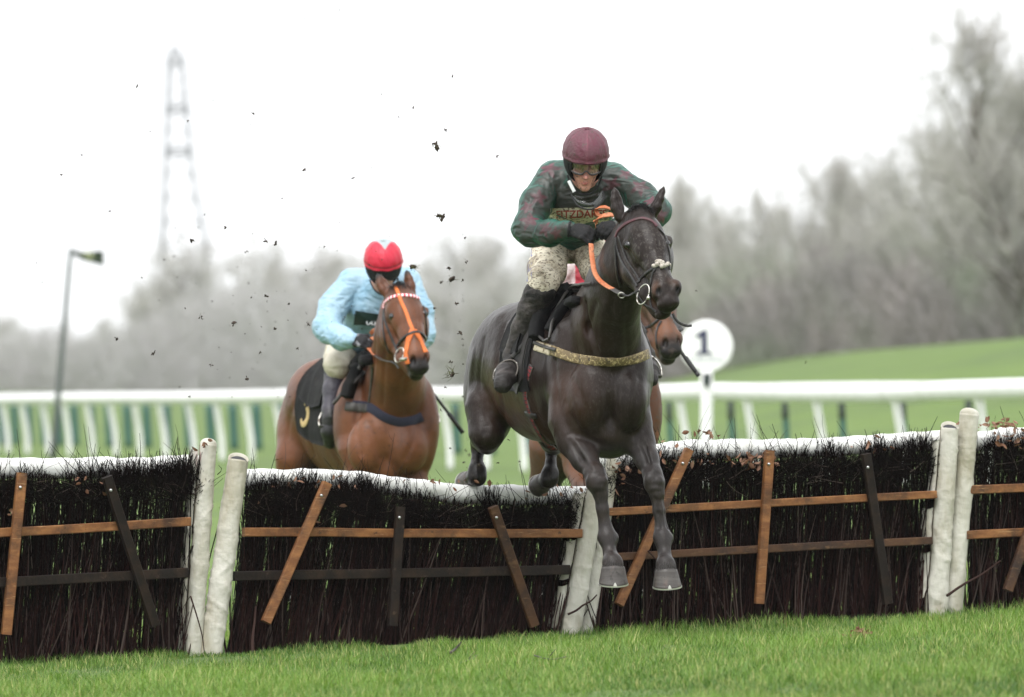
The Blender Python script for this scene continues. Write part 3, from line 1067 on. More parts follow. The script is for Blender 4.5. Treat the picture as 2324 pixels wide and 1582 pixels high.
v, f = beam(np.array((xg, SY - 0.06, cs[2] - rs * 1.02)), np.array((xg, SY - 0.06, cs[2] - rs * 1.02 - 0.14)), 0.09, 0.05, np.array((0, -1.0, 0)))
add_mesh("bracket", v, f, m_dark, SG, smooth=False)

# ------------------------------------------------------------------ flag
FY = 150.0
pb, pt = P(138, 890, FY), P(161, 563, FY)
pb = np.array((pb[0] - 0.15, FY, float(gz(pb[0], FY)) - 0.05))
m_pole = M("flag_pole", (0.075, 0.09, 0.085), rough=0.5)
m_flag = M("flag_cloth", (0.05, 0.075, 0.045), rough=0.8, layers=[('attr', 'light', (0.42, 0.45, 0.27))], trans=0.25)
FL = thing("course_flag", "tall dark pole flying a small dark green and cream flag", "flag", tuple(pb))
v, f = tube([pb, (pb + pt) / 2, pt], [0.065, 0.05, 0.04], 14, 10)
add_mesh("pole", v, f, m_pole, FL)
g = np.linspace(0, 1, 26)
h = np.linspace(0, 1, 12)
top = np.zeros((26, 12, 3))
lt = np.zeros((26, 12))
for i, a_ in enumerate(g):
    for j, b_ in enumerate(h):
        uu_ = 162 + 74 * a_
        vv_ = 565 + 9 * a_ + b_ * (10 + 26 * a_) + 4 * math.sin(a_ * 5)
        top[i, j] = P(uu_, vv_, FY + 0.14 * math.sin(a_ * 8) + 0.04 * b_)
        lt[i, j] = 1.0 if (0.28 < a_ < 0.68 and b_ < 0.75 - 0.5 * abs(a_ - 0.5) and a_ - 0.25 > b_ * 0.35) else 0
v, f = sheet(top, top + np.array((0, 0.006, 0)))
add_mesh("flag_cloth", v, f, m_flag, FL, attrs=dict(light=np.concatenate([lt.ravel(), lt.ravel()])))

# ------------------------------------------------------------------ lattice pylon far off
m_pyl = M("galvanised_steel", (0.16, 0.17, 0.19), rough=0.6)
YP = 2500.0
PT = thing("lattice_tower", "tall steel lattice tower fading into the mist", "pylon", (float(P(415, 560, YP)[0]), YP, 0.0))
def pyl(v):  # left/right px edges of the tower at row v
    return np.interp(v, [100, 130, 200, 344, 430, 560], [393, 381, 378, 374, 371, 366]), np.interp(v, [100, 130, 200, 344, 430, 560], [400, 414, 421, 433, 442, 468])
lev = [105, 140, 175, 210, 247, 295, 344, 395, 450, 505, 560, 600]
cor = []
for v_ in lev:
    l, r_ = pyl(v_)
    w = (r_ - l) * YP / FPX
    pl_, pr_ = P(l, v_, YP), P(r_, v_, YP)
    cor.append([pl_, pr_, pr_ + np.array((0, w, 0)), pl_ + np.array((0, w, 0))])
cor = np.array(cor)
for k in range(4):
    v, f = tube(list(cor[:, k]), 0.55, 30, 6)
    add_mesh("tower_leg", v, f, m_pyl, PT)
segs = []
for i in range(len(lev) - 1):
    for k in range(4):
        k2 = (k + 1) % 4
        segs += [(cor[i, k], cor[i + 1, k2]), (cor[i, k2], cor[i + 1, k]), (cor[i, k], cor[i, k2])]
v, f = tubes(np.array(segs), np.full((len(segs), 2), 0.12), 4)
add_mesh("lattice_bracing", v, f, m_pyl, PT)
for v_ in (140, 247, 344):
    l, r_ = pyl(v_)
    w = (r_ - l) * YP / FPX
    p = P(l, v_, YP)
    V = []
    for dz in (-1.4, 1.4):
        V += [p + np.array((-0.3, -0.3, dz)), p + np.array((w + 0.3, -0.3, dz)), p + np.array((w + 0.3, w + 0.3, dz)), p + np.array((-0.3, w + 0.3, dz))]
    segs = []
    for i in range(4):
        for z0, z1 in ((0, 4), (4, 0), (0, 0), (4, 4)):
            segs.append((V[i + z0], V[(i + 1) % 4 + z1]))
    v, f = tubes(np.array(segs), np.full((len(segs), 2), 0.16), 4)
    add_mesh("platform", v, f, m_pyl, PT)

# ------------------------------------------------------------------ bare winter trees
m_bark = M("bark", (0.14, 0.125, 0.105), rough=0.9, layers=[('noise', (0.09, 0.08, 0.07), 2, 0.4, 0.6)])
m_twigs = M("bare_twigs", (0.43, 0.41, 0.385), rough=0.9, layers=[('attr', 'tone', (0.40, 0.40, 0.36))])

def tree_mesh(seed, up=0.55):
    """unit-height bare tree: trunk and limbs, and a crown of fine twigs"""
    r = np.random.default_rng(seed)
    trunk, crown = [], []

    def grow(p, d, L, rad, lev):
        n = 4
        q = p
        pts = [p]
        for i in range(n):
            d = unit(d + r.normal(0, 0.16 + 0.05 * lev, 3) + np.array((0, 0, 0.10 * up)))
            q = q + d * L / n
            pts.append(q)
        for i in range(n):
            (trunk if lev <= 1 else crown).append((pts[i], pts[i + 1], rad * (1 - 0.18 * i), rad * (1 - 0.18 * (i + 1))))
        if lev == 4:
            return
        kids = [9, 6, 6, 5][lev]
        for k in range(kids):
            f = r.uniform(0.22 if lev else 0.12, 1.0)
            i = min(int(f * n), n - 1)
            b = pts[i] + (pts[i + 1] - pts[i]) * (f * n - i)
            ax = r.normal(0, 1, 3)
            nd = unit(d * (0.75 if lev else 0.5) + unit(np.cross(d, ax)) * r.uniform(0.5, 1.0) + np.array((0, 0, up * 0.55)))
            grow(b, nd, L * r.uniform(0.42, 0.72) * (1.05 - 0.35 * f if lev == 0 else 1), rad * [0.5, 0.5, 0.5, 0.55][lev], lev + 1)
    for s in range(r.integers(1, 4)):
        d0 = unit(np.array((r.normal(0, 0.22), r.normal(0, 0.22), 1)))
        grow(np.array((r.normal(0, 0.04), r.normal(0, 0.04), -0.02)), d0, r.uniform(0.5, 0.66), 0.016, 0)

    def pack(sg, k, minr):
        a = np.array([[s[0], s[1]] for s in sg])
        rr = np.array([[s[2], s[3]] for s in sg])
        return a, np.maximum(rr, minr), k
    out = []
    zmax = max(s[1][2] for s in crown)
    for sg, sides, mr in ((trunk, 6, 0.003), (crown, 3, 0.00095)):
        a, rr, k = pack(sg, sides, mr)
        out.append(tubes(a / zmax, rr, k))
    return out

def base_mesh(name, vf, mat, tone=None):
    o = add_mesh(name, vf[0], vf[1], mat, attrs=None if tone is None else dict(tone=tone))
    me = o.data
    bpy.data.objects.remove(o)
    return me

TREES = []
for s in range(5):
    tv_, cv_ = tree_mesh(40 + s, up=[0.75, 0.6, 0.8, 0.5, 0.65][s])
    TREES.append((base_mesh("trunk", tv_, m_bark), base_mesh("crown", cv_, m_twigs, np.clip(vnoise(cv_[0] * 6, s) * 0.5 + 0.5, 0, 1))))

tl = [(2345, -70, 178), (2262, 70, 186), (2180, 160, 192), (2100, 215, 198), (2022, 250, 204), (1944, 295, 208), (1866, 315, 214), (1788, 395, 222), (1712, 385, 226),
      (1634, 350, 232), (1556, 345, 236), (1482, 385, 244), (1404, 430, 252), (1250, 470, 276), (1172, 476, 282), (1092, 492, 288), (1012, 486, 296), (930, 520, 306), (846, 515, 310), (764, 498, 314), (684, 530, 318), (604, 512, 322), (526, 500, 326),
      (452, 505, 328), (386, 520, 330), (330, 610, 336), (238, 700, 350), (150, 705, 365), (30, 690, 380)]
ONES = ["first", "second", "third", "fourth", "fifth", "sixth", "seventh", "eighth", "ninth", "tenth", "eleventh", "twelfth", "thirteenth", "fourteenth", "fifteenth", "sixteenth", "seventeenth", "eighteenth", "nineteenth"]
def ordn(i):
    return ONES[i] if i < 19 else ("twentieth" if i == 19 else "twenty-" + ONES[i - 20])
for i, (u, vt, Y) in enumerate(tl):
    Y = Y * float(np.interp(u, [1150, 1400], [3.3, 1.6]))
    x = float((u - U0) / FPX * Y)
    z = float(gz(x, Y)) - 0.1
    h = float(P(u, vt, Y)[2]) - z
    side = "beyond the mound" if u > 1660 else ("behind the leading rider" if u > 1150 else ("behind the rider in pale blue" if u > 640 else "near the pylon"))
    size = "tall" if h > 8.4 else ("middling" if h > 5.5 else "small")
    words = ["broad", "slender", "thick", "forked", "ragged"][(i * 3) % 5]
    lab = f"{size} {words} bare tree {side}, {ordn(i)} from the right"
    t = thing("bare_tree", lab, "tree", (x, Y, z), "bare trees along the wood")
    wdt = float(np.clip(0.78 + 0.35 * math.sin(i * 2.3), 0.55, 1.1)) * (1.0 if h > 6 else 1.35)
    t.scale = (h * wdt, h * wdt, h)
    t.rotation_euler = (0, 0, i * 2.4)
    for nm, me in zip(("trunk", "crown"), TREES[i % 5]):
        o = bpy.data.objects.new(nm, me)
        COL.objects.link(o)
        o.parent = t

# scrub that closes the wood near the ground
r = np.random.default_rng(5)
n = 42000
u = r.uniform(-150, 2480, n)
Y = np.interp(u, [-150, 300, 1150, 1400, 1650, 2480], [1060, 990, 890, 372, 338, 280]) + r.uniform(-8, 14, n)
x = (u - U0) / FPX * Y
z0 = gz(x, Y)
topv = np.interp(u, [-150, 250, 340, 420, 700, 1000, 1450, 1700, 1900, 2480], [745, 745, 712, 640, 625, 610, 600, 590, 560, 480]) + 26 * vnoise(np.stack([u / 60, 0 * u, 0 * u], -1), 2) + 14 * vnoise(np.stack([u / 17, 0 * u, 0 * u], -1), 4)
zt = CAMZ + (861 - topv) * Y / FPX
f = r.uniform(0, 1, n) ** 1.5
b = np.stack([x, Y, z0 + (zt - z0) * f * 0.8], -1)
L = r.uniform(0.5, 1.5, n) * np.interp(u, [1150, 1400], [2.0, 1.0])
d = unit(np.stack([r.normal(0, 0.45, n), r.normal(0, 0.4, n), np.abs(r.normal(0.8, 0.3, n))], -1))
pth = np.stack([b, b + d * (L * 0.5)[:, None] + r.normal(0, 0.04, (n, 3)), b + d * L[:, None]], 1)
v, fc = tubes(pth, np.linspace(1, 0.4, 3)[None] * (r.uniform(0.017, 0.037, n) * np.interp(u, [1150, 1400], [2.0, 1.0]))[:, None], 3)
m_scrub = M("scrub", (0.255, 0.24, 0.232), rough=0.9, layers=[('attr', 'green', (0.26, 0.295, 0.22)), ('noise', (0.35, 0.315, 0.305), 0.25, 0.45, 0.65, 2), ('attr', 'dry_or_haze', (0.50, 0.49, 0.485), 0.8)])  # last layer paints distance haze into the colour of the left scrub
gr = np.repeat(np.clip(vnoise(np.stack([u / 110, f * 3, 0 * u], -1), 8) * 1.4 + np.where(u < 320, 0.5, -0.1), 0, 1), 9)
ug = add_mesh("undergrowth", v, fc, m_scrub, attrs=dict(green=gr, dry_or_haze=np.repeat(np.interp(u, [1100, 1500], [1, 0]), 9)))
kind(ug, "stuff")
ug["label"] = "grey brown scrub along the foot of the wood"

# ------------------------------------------------------------------ mist
hz = bpy.data.materials.new("haze")
hz.use_nodes = True
hz.node_tree.nodes.clear()
ho = hz.node_tree.nodes.new("ShaderNodeOutputMaterial")
hv = hz.node_tree.nodes.new("ShaderNodeVolumePrincipled")
hv.inputs['Color'].default_value = (0.95, 0.96, 0.97, 1)
hv.inputs['Density'].default_value = 0.00008
hv.inputs['Anisotropy'].default_value = 0.0
hz.node_tree.links.new(hv.outputs[0], ho.inputs['Volume'])
hx, hy0, hy1, hz0, hz1 = 480, -12, 2800, -2.5, 112
V = [(-hx, hy0, hz0), (hx, hy0, hz0), (hx, hy1, hz0), (-hx, hy1, hz0), (-hx, hy0, hz1), (hx, hy0, hz1), (hx, hy1, hz1), (-hx, hy1, hz1)]
haze = add_mesh("haze", V, [[0, 3, 2, 1], [4, 5, 6, 7], [0, 1, 5, 4], [1, 2, 6, 5], [2, 3, 7, 6], [3, 0, 4, 7]], hz, smooth=False)
kind(haze, "stuff")
haze["label"] = "thin grey mist over the course"

# ------------------------------------------------------------------ horses
m_dark_coat = M("dark_brown_coat", (0.0125, 0.0078, 0.0062), rough=0.35, spec=0.2,
                layers=[('attr', 'brown', (0.058, 0.026, 0.0145)), ('attr', 'grey', (0.027, 0.0235, 0.023)), ('noise', (0.024, 0.0155, 0.012), 5, 0.5, 0.75, 6), ('attr', 'tan', (0.085, 0.036, 0.017)), ('attr', 'black', (0.004, 0.0035, 0.0035)),
                        ('noise', (0.033, 0.0235, 0.018), 16, 0.56, 0.72, 6, None, 0.5), ('noise', (0.10, 0.088, 0.078), 110, 0.58, 0.70, 3, (1, 1, 0.45), 0.25), ('noise', (0.052, 0.043, 0.039), 42, 0.5, 0.68, 5, (1, 1, 0.25), 0.38), ('attr', 'flecks', (0.15, 0.135, 0.12), 0.32)],
                bump=[(2.6, 0.25, 2, None, 0.06), (10, 0.25, 3, None, 0.012), (130, 0.5, 4, (1, 1, 0.4), 0.004)])
m_bay = M("bay_coat", (0.088, 0.033, 0.0165), rough=0.42, spec=0.28,
          layers=[('noise', (0.165, 0.058, 0.024), 3, 0.4, 0.7, 5), ('attr', 'brown', (0.185, 0.070, 0.032)), ('attr', 'grey', (0.016, 0.011, 0.010)), ('attr', 'tan', (0.2, 0.08, 0.035)), ('attr', 'black', (0.010, 0.0085, 0.0085)),
                  ('noise', (0.055, 0.026, 0.016), 14, 0.54, 0.72, 6, None, 0.6), ('noise', (0.20, 0.13, 0.09), 95, 0.63, 0.74, 3, None, 0.4), ('noise', (0.03, 0.022, 0.018), 60, 0.63, 0.72, 3)],
          bump=[(2.6, 0.25, 2, None, 0.06), (10, 0.25, 3, None, 0.012), (110, 0.4, 4, None, 0.004)])
m_bay2 = M("muddy_bay_coat", (0.11, 0.045, 0.022), rough=0.5, spec=0.25,
           layers=[('noise', (0.085, 0.05, 0.036), 3, 0.4, 0.7, 4), ('attr', 'brown', (0.22, 0.078, 0.03)), ('attr', 'grey', (0.02, 0.015, 0.013)), ('attr', 'black', (0.012, 0.010, 0.010)), ('noise', (0.08, 0.062, 0.05), 30, 0.5, 0.7, 5, None, 0.8)],
           bump=[(2.6, 0.25, 2, None, 0.06), (10, 0.25, 3, None, 0.012), (110, 0.4, 4, None, 0.004)])
m_hoof = M("hoof_horn", (0.058, 0.05, 0.047), rough=0.5, layers=[('noise', (0.13, 0.08, 0.065), 20, 0.55, 0.75, 4, (1, 1, 0.3)), ('noise', (0.03, 0.026, 0.024), 12, 0.5, 0.7, 4), ('noise', (0.11, 0.10, 0.092), 9, 0.5, 0.62, 4, (0.3, 0.3, 5), 0.5), ('noise', (0.022, 0.018, 0.015), 30, 0.56, 0.68, 5)], bump=[(40, 0.3, 4, (1, 1, 0.2)), (14, 0.3, 3, (0.2, 0.2, 4), 0.006)])
m_shoe = M("horseshoe_alloy", (0.55, 0.54, 0.5), rough=0.35, metal=0.7)
m_eye = M("dark_eye", (0.006, 0.005, 0.006), rough=0.06, spec=0.8)
m_leather = M("black_leather", (0.010, 0.009, 0.009), rough=0.4, spec=0.5, layers=[('noise', (0.06, 0.05, 0.042), 40, 0.55, 0.75, 4)], bump=(60, 0.3))
m_leather_g = M("grey_strap", (0.05, 0.046, 0.043), rough=0.5, layers=[('noise', (0.02, 0.018, 0.017), 40, 0.5, 0.7, 4)])
m_black = M("black_cloth", (0.0075, 0.0075, 0.008), rough=0.85, spec=0.25, layers=[('noise', (0.03, 0.027, 0.024), 14, 0.55, 0.8, 5)], bump=[(10, 0.4, 2, None, 0.02), (120, 0.3)])
m_flapm = M("saddle_flap", (0.03, 0.027, 0.025), rough=0.6, layers=[('noise', (0.012, 0.011, 0.010), 8, 0.45, 0.7, 4)], bump=(60, 0.3))
m_orange = M("orange_rubber", (0.44, 0.12, 0.04), rough=0.55, layers=[('noise', (0.52, 0.19, 0.085), 20, 0.4, 0.6, 3), ('noise', (0.10, 0.045, 0.025), 70, 0.56, 0.68, 4)], bump=(150, 0.4))
m_orange2 = M("orange_webbing", (0.58, 0.14, 0.025), rough=0.6)
m_steel = M("bit_steel", (0.60, 0.58, 0.53), rough=0.28, metal=1.0, layers=[('noise', (0.12, 0.10, 0.08), 40, 0.5, 0.62, 3)])
m_gold = M("muddy_gold_webbing", (0.14, 0.10, 0.045), rough=0.6, layers=[('noise', (0.42, 0.33, 0.17), 70, 0.5, 0.62, 4), ('noise', (0.03, 0.022, 0.015), 45, 0.56, 0.68, 4)], bump=(110, 0.6, 4, None, 0.006))
m_cream = M("cream_webbing", (0.55, 0.48, 0.35), rough=0.7, layers=[('noise', (0.2, 0.15, 0.1), 50, 0.55, 0.7, 4)])
m_navy_web = M("navy_webbing", (0.014, 0.015, 0.035), rough=0.8, bump=(150, 0.5))
m_maroon = M("maroon_strap", (0.075, 0.02, 0.028), rough=0.6, layers=[('noise', (0.05, 0.04, 0.035), 60, 0.5, 0.65, 4)])
m_girth = M("girth_elastic", (0.012, 0.011, 0.012), rough=0.7, layers=[('attr', 'stripe', (0.34, 0.02, 0.03)), ('attr', 'pale', (0.25, 0.22, 0.2)), ('noise', (0.03, 0.025, 0.02), 60, 0.58, 0.7, 4)])
m_sheep = M("sheepskin", (0.45, 0.41, 0.36), rough=0.95, layers=[('noise', (0.12, 0.09, 0.07), 60, 0.5, 0.7, 4)], bump=(90, 0.8))
m_mane = M("black_mane", (0.008, 0.007, 0.007), rough=0.6)
m_redwhite = M("red_white_band", (0.75, 0.72, 0.72), rough=0.6, layers=[('attr', 'stripe', (0.6, 0.02, 0.05))])

def smask(V, c, r, soft=0.6):
    d = np.linalg.norm(V - np.asarray(c), axis=1)
    return 1 - sm((d / r - soft) / (1 - soft))

class Horse:
    def __init__(s, YB, spec, h=0.0075, delta=(0, 0, 0)):
        s.YB = YB
        p = lambda q: P(q[0], q[1], YB + q[2])
        s.p = p
        fw = p(spec['axis'][0]) - p(spec['axis'][1])
        fw[2] = 0
        s.f = unit(fw)
        s.l = np.array((-s.f[1], s.f[0], 0))           # to the viewer's right
        if s.l[0] < 0:
            s.l = -s.l
        R = np.array([s.l, s.f, (0, 0, 1.0)])
        s.R = R
        sc = Sculpt()
        hf = unit(p(spec['headline'][1]) - p(spec['headline'][0]))
        hl = unit(s.l + spec.get('headturn', 0) * s.f)
        s.hf, s.hl = hf, hl
        hn = unit(np.cross(hl, hf))
        if hn[1] > 0:
            hn = -hn
        s.hn = hn
        RH = np.array([hl, hf, hn])
        for it in spec['prims']:
            k = it[0]
            if k == 'c':
                sc.chain([p(q) for q in it[1]], [q[3] for q in it[1]], it[2])
            elif k == 's':
                sc.echain([p(q) for q in it[1]], [(q[3], q[4]) for q in it[1]], s.l if len(it) < 4 else hl, it[2])
            elif k == 'e':
                sc.ell(p(it[1]), it[2], R, it[3])
            elif k == 'eh':
                sc.ell(p(it[1]), it[2], RH, it[3])
            elif k == '-eh':
                sc.ell(p(it[1]), it[2], RH, it[3], -1)
            elif k == '-e':
                sc.ell(p(it[1]), it[2], R, it[3], -1)
            elif k == '-c':
                for i in range(len(it[1]) - 1):
                    a, b = it[1][i], it[1][i + 1]
                    sc.seg(p(a), p(b), a[3], b[3], it[2], -1)
            elif k == 'ear':
                base, tip, r, face = it[1:5]
                b0, t0 = p(base), p(tip)
                ax = t0 - b0
                side = unit(np.cross(ax, np.array(face, float)))
                pts = [b0 + ax * t for t in (-0.08, 0.25, 0.55, 0.8, 1.0)]
                sc.echain(pts, [(r * 0.75, r * 0.75), (r, r * 0.8), (r * 0.9, r * 0.6), (r * 0.55, r * 0.4), (r * 0.13, r * 0.13)], side, 0.012)
                fc = unit(np.array(face, float))
                fc = unit(fc - np.dot(fc, unit(ax)) * unit(ax))
                sc.echain([b0 + ax * t + fc * r * 0.95 for t in (0.15, 0.5, 0.8)], [(r * 0.35, r * 0.35), (r * 0.55, r * 0.55), (r * 0.3, r * 0.3)], side, 0.008)
                sc.pr[-1] = sc.pr[-1][:4] + (-1,)
                sc.pr[-2] = sc.pr[-2][:4] + (-1,)
        V, F = sc.mesh(h)
        n = vnormals(V, F)
        V = V + n * (0.0022 * fbm(V * 9, 4, 2) + 0.0011 * vnoise(V * 40, 2))[:, None]
        s.V, s.F = V, F
        s.surf = Surf(V, F)
        if spec.get('relief'):
            off = np.zeros(len(V))
            for dep, wid, pts in spec['relief']:
                L = [s.surf.px(*q) for q in crom(pts, 34)]
                L = np.array([q[0] for q in L if q is not None])
                if len(L) < 3:
                    continue
                near = np.where((V > L.min(0) - 3 * wid).all(1) & (V < L.max(0) + 3 * wid).all(1))[0]
                d2 = np.min(((V[near, None] - L[None]) ** 2).sum(-1), 1)
                off[near] -= dep * 0.72 * np.exp(-d2 / wid ** 2)
            V = V + n * off[:, None]
            s.V = V
            s.surf = Surf(V, F)

def hoof_mesh(cor, bot, r0, r1, fwd):
    """frustum hoof from coronet to ground edge, toe towards fwd"""
    cor, bot = np.asarray(cor, float), np.asarray(bot, float)
    ax = unit(bot - cor)
    fw = unit(fwd - np.dot(fwd, ax) * ax)
    sd = np.cross(ax, fw)
    a = np.linspace(0, 2 * np.pi, 32, endpoint=False)
    rings = []
    for t, r, sh in ((-0.12, r0 * 0.8, 0), (0.0, r0, 0.0), (0.1, r0 * 1.04, 0), (0.9, r1 * 0.985, 0.012), (1.0, r1, 0.016), (1.0, r1 * 0.75, 0.016), (0.9, r1 * 0.55, 0.01)):
        c = cor + (bot - cor) * t + fw * sh
        heel = np.where(np.cos(a) < -0.5, 0.86, 1.0)
        ht = 0.10 * (1 - np.cos(a)) * (1 if t < 0.5 else 0.25) * np.linalg.norm(bot - cor)
        rings.append(c + fw * (np.cos(a) * r * 1.03 * heel)[:, None] + sd * (np.sin(a) * r)[:, None] + ax * ht[:, None] * (1 if t < 0.5 else -1))
    V = np.array(rings)
    n = len(rings)
    idx = np.arange(n * 32).reshape(n, 32)
    nx = np.roll(idx, -1, 1)
    hf = [np.stack([idx[:-1], idx[1:], nx[1:], nx[:-1]], -1).reshape(-1, 4), idx[-1:]]
    # shoe: ring hugging the ground edge, with a toe clip
    c = bot + fw * 0.016
    prof = [(1.0, -0.001), (1.025, -0.001), (1.025, 0.006), (0.78, 0.006), (0.78, -0.001)]
    SV = np.array([c + fw * (np.cos(a) * r1 * q * 1.03)[:, None] + sd * (np.sin(a) * r1 * q)[:, None] + ax * d for q, d in prof])
    si = np.arange(5 * 32).reshape(5, 32)
    sn = np.roll(si, -1, 1)
    s2 = np.roll(si, -1, 0)
    s3 = np.roll(sn, -1, 0)
    sf = [np.stack([si, s2, s3, sn], -1).reshape(-1, 4)]
    tp = c + fw * r1 * 1.05
    cl = np.array([tp - sd * 0.012 + ax * 0.004, tp + sd * 0.012 + ax * 0.004, tp - ax * 0.018 - fw * 0.005 + sd * 0.002, tp - ax * 0.018 - fw * 0.005 - sd * 0.002,
                   tp - sd * 0.012 + ax * 0.004 - fw * 0.012, tp + sd * 0.012 + ax * 0.004 - fw * 0.012])
    o = 160
    SVv = np.vstack([SV.reshape(-1, 3), cl])
    sf.append(np.array([[o, o + 1, o + 2, o + 3]]))
    sf.append(np.array([[o + 1, o + 5, o + 2], [o, o + 3, o + 4]]))
    return (V.reshape(-1, 3), hf), (SVv, sf)

def ring_loop(c, ax1, ax2, r1, r2, thick, sides=8, n=40, a0=0, a1=2 * math.pi):
    a = np.linspace(a0, a1, n)
    pts = c + np.cos(a)[:, None] * ax1 * r1 + np.sin(a)[:, None] * ax2 * r2
    return tubes(pts[None], np.full((1, n), thick), sides, caps=True)

